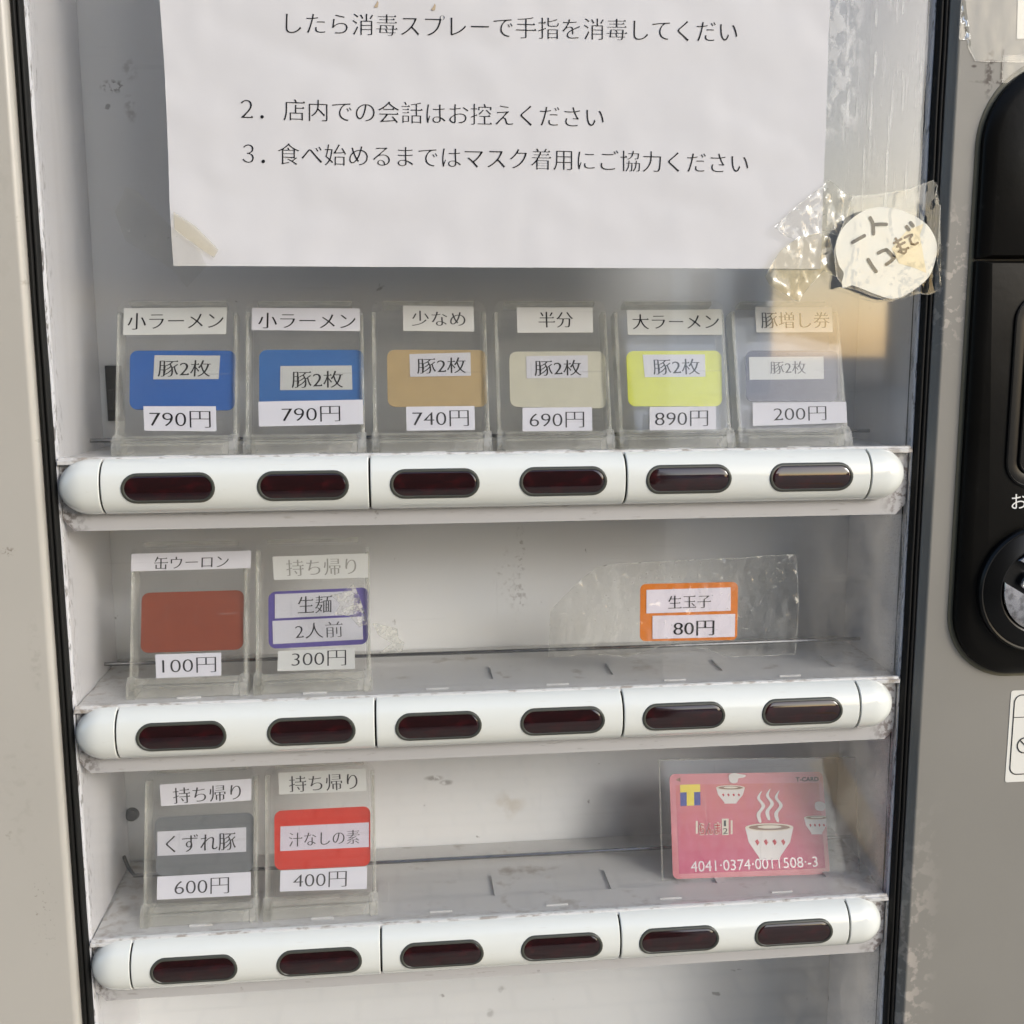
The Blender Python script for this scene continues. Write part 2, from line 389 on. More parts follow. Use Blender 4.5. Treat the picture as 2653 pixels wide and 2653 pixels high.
def text_tris(loops):
    """fill 2-D outlines, return verts (2-D) and faces"""
    cu = bpy.data.curves.new('f', 'CURVE'); cu.dimensions = '2D'; cu.fill_mode = 'BOTH'
    for p in loops:
        s = cu.splines.new('POLY'); s.points.add(len(p)-1); s.use_cyclic_u = True
        for i, v in enumerate(p): s.points[i].co = (v.x, v.y, 0, 1)
    o = bpy.data.objects.new('f', cu); COL.objects.link(o)
    dg = bpy.context.evaluated_depsgraph_get(); dg.update()
    me = bpy.data.meshes.new_from_object(o.evaluated_get(dg))
    vs = [v.co.copy() for v in me.vertices]; fs = [tuple(p.vertices) for p in me.polygons]
    bpy.data.objects.remove(o); bpy.data.curves.remove(cu); bpy.data.meshes.remove(me)
    return vs, fs
def bil(q, u, v):
    """q = TL, TR, BR, BL ; u right, v down"""
    return (q[0]*(1-u)+q[1]*u)*(1-v) + (q[3]*(1-u)+q[2]*u)*v
def lettering(name, body, quad, mat, parent, warp=None, style='mincho', bounds=None, **kw):
    """letters fitted to a quad of 3-D points TL, TR, BR, BL (ink box)"""
    loops = text_loops(body, style, **kw)
    vs, fs = text_tris(loops)
    xs = [v.x for p in loops for v in p]; ys = [v.y for p in loops for v in p]
    x0, x1, y0, y1 = min(xs), max(xs), min(ys), max(ys)
    if bounds: y0, y1 = bounds
    bm = bmesh.new(); bv = []
    for v in vs:
        p = bil(quad, (v.x-x0)/(x1-x0), 1-(v.y-y0)/(y1-y0))
        bv.append(bm.verts.new(warp(p) if warp else p))
    for f in fs:
        try: bm.faces.new([bv[i] for i in f])
        except ValueError: pass
    nrm = (quad[1]-quad[0]).cross(quad[3]-quad[0])
    for f in bm.faces:
        f.normal_update()
        if f.normal.dot(nrm) > 0: f.normal_flip()
    return build(name, bm, mat, parent)

# ------------------------------------------------------------------ sheet helpers
def sheet(bm, quad, nx, ny, n, thick=.0002, warp=None, mi=0):
    """thin sheet from a 3-D quad, n = unit normal towards the viewer"""
    g = [[bil(quad, i/nx, j/ny) for i in range(nx+1)] for j in range(ny+1)]
    if warp: g = [[warp(p) for p in r] for r in g]
    F = [[bm.verts.new(p) for p in r] for r in g]; B = [[bm.verts.new(p - n*thick) for p in r] for r in g]
    def add(*v):
        f = bm.faces.new(v); f.material_index = mi
    for j in range(ny):
        for i in range(nx):
            add(F[j][i], F[j+1][i], F[j+1][i+1], F[j][i+1])
            add(B[j][i], B[j][i+1], B[j+1][i+1], B[j+1][i])
    for i in range(nx):
        add(F[0][i], F[0][i+1], B[0][i+1], B[0][i]); add(F[ny][i+1], F[ny][i], B[ny][i], B[ny][i+1])
    for j in range(ny):
        add(F[j+1][0], F[j][0], B[j][0], B[j+1][0]); add(F[j][ny and nx], F[j+1][nx], B[j+1][nx], B[j][nx])
def patch(pts, dens, amp, freq, seed, n=Vector((0, -1, 0)), lift=0, thick=.0):
    """wrinkled film bounded by an outline of 3-D points lying in a plane of constant y"""
    bm = bmesh.new()
    vs = [bm.verts.new(p) for p in pts]; bm.faces.new(vs)
    bmesh.ops.triangulate(bm, faces=bm.faces[:])
    for k in range(dens):
        L = [e for e in bm.edges if e.calc_length() > .0035]
        if not L: break
        bmesh.ops.subdivide_edges(bm, edges=L, cuts=1)
        bmesh.ops.triangulate(bm, faces=bm.faces[:])
    for v in bm.verts:
        q = Vector((v.co.x*freq + seed*3.1, v.co.z*freq*.6, seed))
        h = (1-min(1, abs(noise.noise(q))*2.2))**3 + .35*(1-min(1, abs(noise.noise(q*2.7))*2.5))**3; v.co += n*(lift + amp*h)
    bmesh.ops.recalc_face_normals(bm, faces=bm.faces[:])
    if bm.faces and sum(f.normal.dot(n)*f.calc_area() for f in bm.faces) < 0:
        for f in bm.faces: f.normal_flip()
    return bm

# ================================================================== THE PLACE AROUND (seen only as reflections and bounced light; buildings added to shape them)
GZ = -1.25
def ground_mat():
    m, nt, b = newmat('pale paving')
    c = mixcol(nt, noise_mask(nt, 2.5, .35, .65, 6), (.56, .51, .44), (.44, .40, .34))
    tc = N(nt, 'ShaderNodeTexCoord'); br = N(nt, 'ShaderNodeTexBrick'); nt.links.new(tc.outputs['Object'], br.inputs['Vector'])
    br.inputs['Scale'].default_value = 3.2; br.inputs['Mortar Size'].default_value = .02
    br.inputs['Color1'].default_value = (1, 1, 1, 1); br.inputs['Color2'].default_value = (.86, .84, .8, 1); br.inputs['Mortar'].default_value = (.4, .4, .4, 1)
    mx = N(nt, 'ShaderNodeMix', data_type='RGBA', blend_type='MULTIPLY'); mx.inputs[0].default_value = 1
    nt.links.new(c, mx.inputs[6]); nt.links.new(br.outputs[0], mx.inputs[7]); nt.links.new(mx.outputs[2], b.inputs['Base Color'])
    b.inputs['Roughness'].default_value = .85
    return m
bm = bmesh.new(); bmesh.ops.create_grid(bm, x_segments=1, y_segments=1, size=120)
tag(build('pavement', bm, ground_mat(), loc=(0, 0, GZ)), kind='structure')

bm = bmesh.new(); box(bm, -9, 1.9, .64, 6, GZ, 4.2)  # out-of-view wall, added behind the machine for its shade
tag(build('added_shop_wall', bm, paint('grey render', (.30, .29, .27), .8, .1)), 'unseen grey shop wall added behind the ticket machine for its shade', 'building')
bm = bmesh.new(); box(bm, -9, .95, -7, -3.4, GZ, 3.2)  # out-of-view dark block, added to keep the left window reflections dark
tag(build('dark_reflection_block', bm, paint('dark reflection wall', (.10, .095, .09), .8, .15)), 'unseen low dark block added opposite the ticket machine to darken window reflections', 'building')

def strip(name, pts, mat):
    bm = bmesh.new(); vs = [bm.verts.new((x, y, GZ+.004)) for x, y in pts]; f = bm.faces.new(vs); f.normal_update()
    if f.normal.z < 0: f.normal_flip()
    o = build(name, bm, mat); tag(o, kind='structure'); return o
strip('tactile_path', ((1.22, -2.58), (1.35, -2.66), (1.19, -1.82), (1.12, -1.83)), flat('ochre tactile paving', (.62, .38, .10), .8))
for (x0, x1, y0, y1, h, col, lab) in ((6, 10, -33, -28, 4.2, (.75, .75, .74), 'white two storey house added for the window reflections'), (16, 24, -34, -29, 2.9, (.55, .40, .26), 'tan garage block added for the window reflections'), (25, 36, -46, -38, 8, (.62, .64, .66), 'pale grey apartment block added for the window reflections')):  # out-of-view buildings, added to break up the horizon in the reflections
    rt = empty('added_street_block', ((x0+x1)/2, y1, GZ), lab, 'building')
    bm = bmesh.new(); box(bm, x0-rt.location.x, x1-rt.location.x, y0-y1, 0, 0, h); build('wall', bm, paint('street wall', col, .8, .1), rt)
    bm = bmesh.new(); box(bm, x0-rt.location.x-.2, x1-rt.location.x+.2, y0-y1-.2, .25, h+.002, h+.22); build('roof', bm, flat('roof', (.16, .15, .15), .7), rt)
    for k in range(3):
        xa = x0-rt.location.x+(x1-x0)*(.14+.29*k)
        bm = bmesh.new(); box(bm, xa, xa+(x1-x0)*.16, .002, .05, h*.45, h*.78); build('window', bm, flat('dark window', (.05, .06, .08), .15), rt)

# ================================================================== TICKET MACHINE
MC = empty('ticket_machine', (0, .25, GZ), 'beige and grey meal ticket machine with three white button bars and clear windows', 'ticket machine')
MC_OFF = Vector((0, -.25, -GZ))
def part(name, bm, mat, parent=MC, smooth=False):
    o = build(name, bm, mat, parent, smooth)
    if parent is MC: o.location = MC_OFF
    return o
P0 = .064; HROW = .12545
ROWS = [0.0, -.1250, -.2512]
TOPZ, BOTZ = .42, -.62
XL, XR = -.2140, .2183          # opening at its front edge
XLB, XRB = -.2163, .2262        # at the back
YB = .104; YF = .004; YG = .0105
# front panels, with rolled edges towards the opening
def roll(x_edge, sgn, x_far):
    pr = [(x_far, YF)]
    for k in range(7):
        a = R(90*k/6); pr.append((x_edge - sgn*.0032*(1-math.sin(a)), YF + .0032*(1-math.cos(a))))
    pr.append((x_edge, .020))
    return pr
GL0, GR1 = -.2203, .2247        # gasket outer edges
bm = bmesh.new(); extrude_profile(bm, roll(GL0, 1, -.62)[::1], BOTZ, TOPZ); bmesh.ops.recalc_face_normals(bm, faces=bm.faces[:])
o = part('front_panel', bm, M['frame_left'], smooth=True); o['label'] = 'narrow beige panel strip'
bm = bmesh.new()
pr = [(.2247, .020), (.2247, .0085)]
for k in range(7):
    a = R(90*k/6); pr.append((.2272+.0016*(1-math.cos(a)), YF+.0016*(1-math.sin(a))))
pr += [(.62, YF)]
extrude_profile(bm, pr, BOTZ, TOPZ); bmesh.ops.recalc_face_normals(bm, faces=bm.faces[:])
def right_panel_mat():
    m = paint('grey panel worn', (.25, .238, .21), .50, .07, (.2, .17, .13), .74, .80, 70, .4)
    nt = m.node_tree; b = nt.nodes['Principled BSDF']
    src = b.inputs['Base Color'].links[0].from_socket
    ms = mul(nt, mul(nt, noise_mask(nt, 170, .50, .58, 8), axis_mask(nt, 0, .246, .228)), axis_mask(nt, 2, -.17, -.27))
    ms2 = mul(nt, mul(nt, noise_mask(nt, 220, .55, .60, 8), axis_mask(nt, 0, .250, .230)), mul(nt, axis_mask(nt, 2, .06, .08), axis_mask(nt, 2, .14, .12)))
    c = mixcol(nt, mul(nt, ms, .8), src, (.46, .41, .36)); c = mixcol(nt, mul(nt, ms2, .6), c, (.50, .44, .38))
    for px, r, a in (((690, 900), (.0028, .02, .0145), .95), ((940, 1030), (.022, .02, .0012), .9), ((850, 860), (.0012, .02, .017), .8), ((745, 768), (.013, .02, .0008), .8), ((500, 828), (.0018, .02, .0009), 1)):
        c = mixcol(nt, spot(tuple(onY(*ZR(*px), YF)), r, 420, .40, .52, a)(nt), c, (.055, .04, .03))
    nt.links.new(c, b.inputs['Base Color']); return m
o = part('front_panel', bm, M['frame_right'], smooth=True); o['label'] = 'wide grey panel carrying the black payment unit'
o.data.materials.clear(); o.data.materials.append(right_panel_mat())
for f in (-1, 1):
    pass
# cabinet shell behind the front
bm = bmesh.new()
box(bm, -.62, .62, .13, .62, BOTZ-.6, TOPZ+.1); box(bm, -.62, .62, .0045, .13, TOPZ, TOPZ+.1); box(bm, -.62, .62, .0045, .13, BOTZ-.6, BOTZ)
box(bm, -.62, XLB-.004, .021, .13, BOTZ, TOPZ); box(bm, XRB+.004, .62, .021, .13, BOTZ, TOPZ)
part('cabinet', bm, M['frame_right'])
# gaskets: two-ribbed black rubber
def gasket(x0, x1):
    bm = bmesh.new(); n = 16; pr = [(x0, .02)]
    for k in range(n+1):
        t = k/n; pr.append((x0+(x1-x0)*t, YG - .0018*abs(math.sin(2*math.pi*t))**.6 - .0008*math.sin(math.pi*t)))
    pr.append((x1, .02))
    extrude_profile(bm, pr, BOTZ, TOPZ, 60)
    for v in bm.verts: v.co.x += .00025*noise.noise(Vector((x0*50, 0, v.co.z*30)))
    bmesh.ops.recalc_face_normals(bm, faces=bm.faces[:]); part('gasket', bm, M['gasket'], smooth=True)
gasket(GL0+.0003, XL-.0006); gasket(XR+.0006, GR1-.0002)
# recess lining
def wall_quad(name, pts, mat, depth):
    bm = bmesh.new(); prism(bm, pts, Vector(depth)); return part(name, bm, mat)
wall_quad('back_wall', [Vector(p) for p in ((XLB-.003, YB, BOTZ+.01), (XRB+.003, YB, BOTZ+.01), (XRB+.003, YB, TOPZ-.01), (XLB-.003, YB, TOPZ-.01))], M['back'], (0, .004, 0))
wall_quad('side_wall', [Vector(p) for p in ((XL, .0115, BOTZ+.01), (XLB, YB-.0004, BOTZ+.01), (XLB, YB-.0004, TOPZ-.01), (XL, .0115, TOPZ-.01))], M['inner'], (-.003, 0, 0))
wall_quad('side_wall', [Vector(p) for p in ((XR, .0115, BOTZ+.01), (XRB, YB-.0004, BOTZ+.01), (XRB, YB-.0004, TOPZ-.01), (XR, .0115, TOPZ-.01))], M['inner'], (.003, 0, 0))
# windows
BP_TOP, BP_BOT, YP0, YP1 = .0131, -.0222, .0142, .0156
wins = [(ROWS[0]+BP_TOP+.0003, TOPZ-.01), (ROWS[1]+BP_TOP+.0003, ROWS[0]+BP_BOT-.0002), (ROWS[2]+BP_TOP+.0003, ROWS[1]+BP_BOT-.0002), (BOTZ+.01, ROWS[2]+BP_BOT-.0002)]
for i, (a, b) in enumerate(wins):
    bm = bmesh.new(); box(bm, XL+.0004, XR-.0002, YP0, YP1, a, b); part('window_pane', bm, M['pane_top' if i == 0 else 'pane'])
# shelves
def y_bar(z, h=.0138, d=.0136):
    t = min(1, abs(z)/h); return d*(1-(1-t**2.25)**(1/2.25))
def shelf(c):
    bm = bmesh.new(); zt = c+BP_TOP; x0, x1 = XL+.0003, XR-.0006
    # front ledge with clipped lower corners
    out = [(x0, zt-.0006), (x0, c-.0165), (x0+.0052, c+BP_BOT), (x1-.0052, c+BP_BOT), (x1, c-.0165), (x1, zt-.0006)]
    prism(bm, [Vector((x, .0137, z)) for x, z in out], Vector((0, .010, 0)), 1)
    # thin underside running back
    box(bm, x0+.001, x1-.001, .0238, .060, c-.0125, c-.0105)
    # top tray: rails with cut out pockets and notches, on a lower floor
    zt2 = zt
    box(bm, x0, x1, .0092, .0358, zt2-.0022, zt2, .0003, 1)
    for k in range(4):
        xa = -.128 + .064*k*1.0 - .064
    edges = [-.2125, -.1885, -.1305, -.1245, -.0665, -.0605, -.0010, .0045, .0655, .0685, .1275, .1335, .1925, .2165]
    for k in range(0, len(edges), 2):
        box(bm, edges[k], edges[k+1], .0358, .0585, zt2-.0013, zt2-.0001)
    box(bm, x0-.0015, x1+.004, .0360, YB-.001, zt2-.0045, zt2-.0014)
    # lip bead
    tube(bm, [(x0+.0005, .0112, zt2+.0002), (x1-.0005, .0112, zt2+.0002)], .0012, 8)
    # small raised stops
    for k in range(6):
        xc = (k-2.5)*P0
        box(bm, xc-.0064+.0005, xc+.0064, .0205, .0216, zt2-.0005, zt2+.0009, .0003, 1)
    o = part('shelf', bm, [M['tray'], M['ledge']], smooth=False)
    return o
shelves = [shelf(c) for c in ROWS]
# wire rods
for c in ROWS:
    bm = bmesh.new(); zr = c+BP_TOP+.0042
    tube(bm, ([(XLB+.0010, .0880, zr+.005), (XLB+.0045, .083, zr+.0005), (XLB+.010, .0745, zr-.0006)] if c < -.2 else [(XLB+.0010, .0740, zr)]) + [(-.19, .0735, zr), (.1, .0735, zr), (XRB-.0022, .0755, zr)], .0011, 8)
    part('wire_rod', bm, M['rod'], smooth=True)
# bracket slot in the back of the top compartment, screws
bm = bmesh.new(); box(bm, XLB+.0035, XLB+.0125, YB-.0016, YB-.0002, .026, .057); box(bm, XLB+.005, XLB+.008, YB-.004, YB-.0014, .032, .044, .0008)
part('latch_slot', bm, flat('dark latch', (.05, .048, .045), .5))
bm = bmesh.new()
pc = onY(150+412/2.1467, 1900+452/2.1467, YB-.001)
bmesh.ops.create_cone(bm, segments=20, radius1=.0042, radius2=.0034, depth=.003, cap_ends=True, matrix=Matrix.Translation((pc.x, YB-.0016, pc.z)) @ Matrix.Rotation(R(90), 4, 'X'))
part('screw', bm, M['rod'], smooth=True)

# button bars
def bar_section(n=22, h=.0138):
    out = []
    for k in range(n+1):
        a = R(-90+180*k/n); z = h*math.sin(a); out.append((y_bar(z), z))
    return out
SEC = bar_section()
HM = .0639
def module_mesh():
    bm = bmesh.new(); xs = [-HM+.0004, -HM+.0008] + [HM*t for t in (-.6, -.2, .2, .6)] + [HM-.0008, HM-.0004]
    rows = []
    for i, x in enumerate(xs):
        ins = .0003 if i in (0, len(xs)-1) else 0
        rows.append([bm.verts.new((x, y+ins, z*(1-ins/.0138))) for y, z in SEC])
    for i in range(len(xs)-1):
        for k in range(len(SEC)-1): bm.faces.new((rows[i][k], rows[i+1][k], rows[i+1][k+1], rows[i][k+1]))
    for r in (rows[0], rows[-1]):
        bm.faces.new(r)
    bm.faces.new([r[0] for r in rows]); bm.faces.new([r[-1] for r in rows][::-1])
    bmesh.ops.recalc_face_normals(bm, faces=bm.faces[:]); return bm
def cap_mesh():
    """left cap: short straight run and a rounded nose; x from 0 (seam) to -.0218"""
    bm = bmesh.new(); L = .0218; nose = .0150; rows = []; steps = [(-.0002, 1), (-.0005, 1), (-(L-nose), 1)]
    for k in range(1, 13):
        a = R(90*k/12); steps.append((-(L-nose) - nose*math.sin(a), max(.02, math.cos(a))))
    for i, (x, s) in enumerate(steps):
        if i == 0: s = .98
        rows.append([bm.verts.new((x, .0136-(.0136-y)*(s**.8 if s < .98 else s), z*s)) for y, z in SEC])
    for i in range(len(rows)-1):
        for k in range(len(SEC)-1): bm.faces.new((rows[i][k], rows[i+1][k], rows[i+1][k+1], rows[i][k+1]))
    bm.faces.new(rows[0]); bm.faces.new(rows[-1][::-1])
    bmesh.ops.recalc_face_normals(bm, faces=bm.faces[:]); return bm
def obround(hw, r, n=14):
    out = []
    for s in (1, -1):
        for k in range(n+1):
            a = R(-90+180*k/n); out.append((s*((hw-r)+r*math.cos(a)), s*r*math.sin(a)))
    return out
def ring_mesh(levels):
    """levels: list of (inset, height) over an obround .0222 x .0074, mapped onto the bar's curve"""
    bm = bmesh.new(); rows = []
    for ins, off in levels:
        rows.append([bm.verts.new((u, y_bar(v)-off, v)) for u, v in obround(.0221-ins, max(.0074-ins, .00002))])
    n = len(rows[0])
    for i in range(len(rows)-1):
        for k in range(n): bm.faces.new((rows[i][k], rows[i][(k+1) % n], rows[i+1][(k+1) % n], rows[i+1][k]))
    return bm, rows
def bezel_mesh():
    bm, rows = ring_mesh([(0, -.0006), (0, .0002), (.0003, .0006), (.0009, .0007), (.0013, .0006), (.0016, .00025), (.0017, -.0012)])
    bmesh.ops.recalc_face_normals(bm, faces=bm.faces[:]); return bm
def lens_mesh():
    bm, rows = ring_mesh([(.0014, -.0006), (.0015, .00012), (.0020, .00025), (.0028, .0003), (.0045, .0003), (.006, .0003), (.0072, .0003)])
    n = len(rows[-1]); bm.faces.new(rows[-1])
    bmesh.ops.recalc_face_normals(bm, faces=bm.faces[:]); return bm
proto = {}
def inst(key, maker, name, mat, parent, loc, scale=(1, 1, 1)):
    if key not in proto:
        o = build(name, maker(), mat, parent, smooth=True); proto[key] = o
    else:
        o = proto[key].copy(); COL.objects.link(o); o.parent = parent
    o.name = name; o.location = loc; o.scale = scale; return o
for c in ROWS:
    bm = bmesh.new(); xs = (-.2000, .2000); rows = []
    for x in xs: rows.append([bm.verts.new((x, .0136-(.0136-y)*.90, c+z*.93)) for y, z in SEC])
    for k in range(len(SEC)-1): bm.faces.new((rows[0][k], rows[1][k], rows[1][k+1], rows[0][k+1]))
    part('bar_core', bm, M['core'])
    for s in (-1, 0, 1):
        m = inst('mod', module_mesh, 'button_module', M['bar'], MC, MC_OFF+Vector((s*.128, 0, c)))
        for b in (-1, 1):
            inst('bezel', bezel_mesh, 'button_bezel', M['bezel'], m, Vector((b*.032, 0, 0)))
            inst('lens', lens_mesh, 'button_lens', M['lens'], m, Vector((b*.032, 0, 0)))
    inst('cap', cap_mesh, 'end_cap', M['bar'], MC, MC_OFF+Vector((-.1922, 0, c)))
    o = build('end_cap', cap_mesh(), M['bar'], MC, smooth=True)
    for v in o.data.vertices: v.co.x = -v.co.x
    o.data.flip_normals(); o.location = MC_OFF+Vector((.1922, 0, c))

# ------------------------------------------------------------------ payment unit
pu0 = onY(2507, 900, YF)
ux0 = pu0.x; ux1 = ux0+.17
uzt = onY(2653, 222, YF).z+.0125; uzb = onY(2640, 1739, YF).z
split = onY(2524, 672, 0).z
def rr_ring(bm, x0, x1, z0, z1, rad, levels, cap=True, n=8):
    rows = []
    for ins, y in levels:
        rows.append([bm.verts.new((x, y, z)) for x, z in rrect(x0+ins, x1-ins, z0+ins, z1-ins, [max(r-ins, .0004) for r in rad], n)])
    m = len(rows[0])
    for i in range(len(rows)-1):
        for k in range(m): bm.faces.new((rows[i][k], rows[i][(k+1) % m], rows[i+1][(k+1) % m], rows[i+1][k]))
    if cap: bm.faces.new(rows[-1])
    bmesh.ops.recalc_face_normals(bm, faces=bm.faces[:])
YU = YF-.0075
lev = [(0, YF+.002), (0, YF-.0035), (.0012, YF-.0052), (.0045, YU+.0010), (.0062, YU)]
bm = bmesh.new()
rr_ring(bm, ux0, ux1, uzb, split-.0006, [.034, .034, .0006, .0006], [(0, YF+.002), (0, YF-.0035), (.0012, YF-.0052)], cap=False)
bm.free(); bm = bmesh.new()
def unit_half(z0, z1, rad, fac, opening=None):
    """shell whose joint edge stays straight"""
    bm = bmesh.new(); rows = []
    for ins, y in lev:
        ia, ib = ins*fac[0], ins*fac[1]
        rows.append([bm.verts.new((x, y, z)) for x, z in rrect(ux0+ins, ux1-ins, z0+ia, z1-ib, [max(r-ins, .0003) for r in rad], 12)])
    m = len(rows[0])
    for i in range(len(rows)-1):
        for k in range(m): bm.faces.new((rows[i][k], rows[i][(k+1) % m], rows[i+1][(k+1) % m], rows[i+1][k]))
    bm.faces.new(rows[-1]); bmesh.ops.recalc_face_normals(bm, faces=bm.faces[:]); return bm
bm = bmesh.new()
rr_ring(bm, ux0-.0024, ux1+.0024, uzb-.0024, uzt+.0024, [.0364, .0364, .0444, .0444], [(0, YF+.001), (0, YF-.0003), (.0006, YF-.0007), (.0026, YF-.0007)], cap=False, n=12)
part('unit_trim', bm, flat('olive trim', (.15, .14, .095), .5), smooth=True)
PU = part('payment_unit', unit_half(uzb, split-.0005, [.034, .034, .0006, .0006], (1, .25)), M['black'], smooth=True)
def sub(name, bm, mat, smooth=True): return build(name, bm, mat, PU, smooth)
sub('upper_cover', unit_half(split+.0005, uzt, [.0006, .0006, .042, .042], (.25, 1)), M['black'])
# banknote slot surround
s0 = onY(2607, 1150, YU).x; sb = onY(2653, 1257, YU).z-.0012; st = onY(2653, 760, YU).z
bm = bmesh.new()
rr_ring(bm, s0, s0+.07, sb, st, [.014]*4, [(-.0002, YU+.0004), (0, YU-.0011), (.0008, YU-.0013), (.0013, YU-.0004), (.0014, YU-.0001), (.0062, YU-.0003), (.0068, YU+.0000), (.0070, YU-.0012), (.0076, YU-.0014), (.0085, YU-.0002)])
sub('slot_surround', bm, M['black_gloss'])
# coin return knob
kc = onY(2698, 1527, YU-.004); kr = abs(kc.x-onY(2540, 1522, YU-.004).x); cr = abs(kc.x-onY(2596, 1518, YU-.004).x)
def disc(bm, cx, cz, levels, n=56, cap=True):
    rows = [[bm.verts.new((cx+r*math.cos(2*math.pi*k/n), y, cz+r*math.sin(2*math.pi*k/n))) for k in range(n)] for r, y in levels]
    for i in range(len(rows)-1):
        for k in range(n): bm.faces.new((rows[i][k], rows[i][(k+1) % n], rows[i+1][(k+1) % n], rows[i+1][k]))
    if cap: bm.faces.new(rows[-1])
    bmesh.ops.recalc_face_normals(bm, faces=bm.faces[:])
bm = bmesh.new(); disc(bm, kc.x, kc.z, [(kr, YU+.001), (kr, YU-.0030), (kr-.0009, YU-.0042), (kr-.0017, YU-.0040), (kr-.0020, YU-.0032), (kr-.0026, YU-.0036), (cr+.0016, YU-.0058), (cr+.0008, YU-.0055), (cr+.0004, YU-.0030), (.002, YU-.0030)])
sub('knob_ring', bm, M['black_gloss'])
def segment(ang, d):
    """part of the chrome disc beyond a chord at distance d in direction ang"""
    pts = []; h = math.acos(d/cr)
    for k in range(25):
        a = ang-h+2*h*k/24; pts.append(Vector((kc.x+cr*math.cos(a), 0, kc.z+cr*math.sin(a))))
    bm = bmesh.new(); c0 = sum(pts, Vector())/len(pts)
    lv = [(1, YU-.0028), (1, YU-.0056), (.965, YU-.0064), (.6, YU-.0068)]
    rows = [[bm.verts.new(Vector((c0.x+(p.x-c0.x)*s, y, c0.z+(p.z-c0.z)*s))) for p in pts] for s, y in lv]
    n = len(pts)
    for i in range(3):
        for k in range(n): bm.faces.new((rows[i][k], rows[i][(k+1) % n], rows[i+1][(k+1) % n], rows[i+1][k]))
    bm.faces.new(rows[-1]); bmesh.ops.recalc_face_normals(bm, faces=bm.faces[:]); return bm
sub('knob_wing', segment(R(240), cr*.30), M['chrome']); sub('knob_wing', segment(R(60), cr*.30), M['chrome'])
bm = bmesh.new(); a = R(-30)
lz = [(0, YU-.0026), (0, YU-.0062), (.0007, YU-.0068), (.0013, YU-.0060)]
rr_ring(bm, -cr*.62, cr*.62, -cr*.2, cr*.2, [cr*.13]*4, lz)
for v in bm.verts:
    x, z = v.co.x, v.co.z; v.co.x = kc.x+x*math.cos(a)-z*math.sin(a); v.co.z = kc.z+x*math.sin(a)+z*math.cos(a)
sub('knob_bar', bm, M['chrome'])
q = [onY(*p, YU-.0003) for p in ((2621, 1281), (2745, 1273), (2745, 1312), (2621, 1320))]
lettering('lettering', 'おつり', q, M['white_print'], PU, style='sans')
for ch in PU.children: pass

# ================================================================== SAMPLE HOLDERS
TH = R(17)
UP = Vector((0, math.sin(TH), math.cos(TH))); NRM = Vector((0, -math.cos(TH), math.sin(TH)))
YH = .0235      # where the leaning front plate meets the shelf
HW = .0298; HT = .0812
def ax(a, b, d): return Vector((a, 0, 0)) + UP*b - NRM*d      # local: across, up the lean, depth behind the front
def slab(bm, outline, d0, d1):
    prism(bm, [ax(a, b, d0) for a, b in outline], -NRM*(d1-d0))
def holder_proto():
    """meshes of one holder, shared by all"""
    ms = {}
    bm = bmesh.new(); slab(bm, rrect(-HW, HW, .009, HT, [.001, .001, .006, .006], 6), 0, .0016); ms['front_plate'] = (bm, M['holder'])
    bm = bmesh.new(); slab(bm, rrect(-HW+.003, HW-.003, .010, HT-.003, .002, 3), .0075, .0088); ms['back_plate'] = (bm, M['holder'])
    bm = bmesh.new(); slab(bm, [(-HW, .004), (-HW+.0022, .004), (-HW+.0022, HT-.006), (-HW, HT-.006)], .0018, .0105); tube(bm, [ax(-HW+.0006, .010, .0006), ax(-HW+.0006, HT-.008, .0006)], .0007, 6); ms['side_wall'] = (bm, M['holder_edge'])
    bm = bmesh.new(); slab(bm, [(HW-.0022, .004), (HW, .004), (HW, HT-.006), (HW-.0022, HT-.006)], .0018, .0105); tube(bm, [ax(HW-.0006, .010, .0006), ax(HW-.0006, HT-.008, .0006)], .0007, 6); ms['side_wall.r'] = (bm, M['holder_edge'])
    bm = bmesh.new(); slab(bm, [(-HW+.0058, HT-.0022), (HW-.0058, HT-.0022), (HW-.0058, HT-.0002), (-HW+.0058, HT-.0002)], .0018, .0105); ms['top_wall'] = (bm, M['holder_edge'])
    # foot: two cheeks, a front bar and cross ribs
    bm = bmesh.new()
    for s in (-1, 1):
        x0, x1 = (-HW-.0009, -HW+.0034) if s < 0 else (HW-.0034, HW+.0009)
        prism(bm, [Vector((x0, y, z)) for y, z in ((-.0025, 0), (.013, 0), (.013, .006), (.0035, .0105), (-.0002, .008), (-.0025, .003))], Vector((x1-x0, 0, 0)))
    box(bm, -HW+.0036, HW-.0036, -.0022, -.0008, .0006, .0066); box(bm, -HW+.0036, HW-.0036, -.0005, .011, .0052, .0066); box(bm, -HW+.0036, HW-.0036, .0005, .0016, .0068, .0100)
    ms['foot'] = (bm, M['holder_edge'])
    return ms
HP = {}
def make_holder(row, col, label, group='clear sample holders on the shelves'):
    zf = ROWS[row]+BP_TOP+.0002; xc = (col-2.5)*P0-.0004
    root = empty('sample_holder', (xc, YH, zf), label, 'ticket display', group)
    if not HP:
        for k, (bm, mt) in holder_proto().items():
            HP[k] = build(k.split('.')[0], bm, mt, root)
    else:
        for k, src in HP.items():
            c = src.copy(); COL.objects.link(c); c.parent = root
    return root
NL = NRM
def hit(root, px, d):
    o = root.location - NRM*d
    return onPlane(px[0], px[1], o, NRM) - root.location
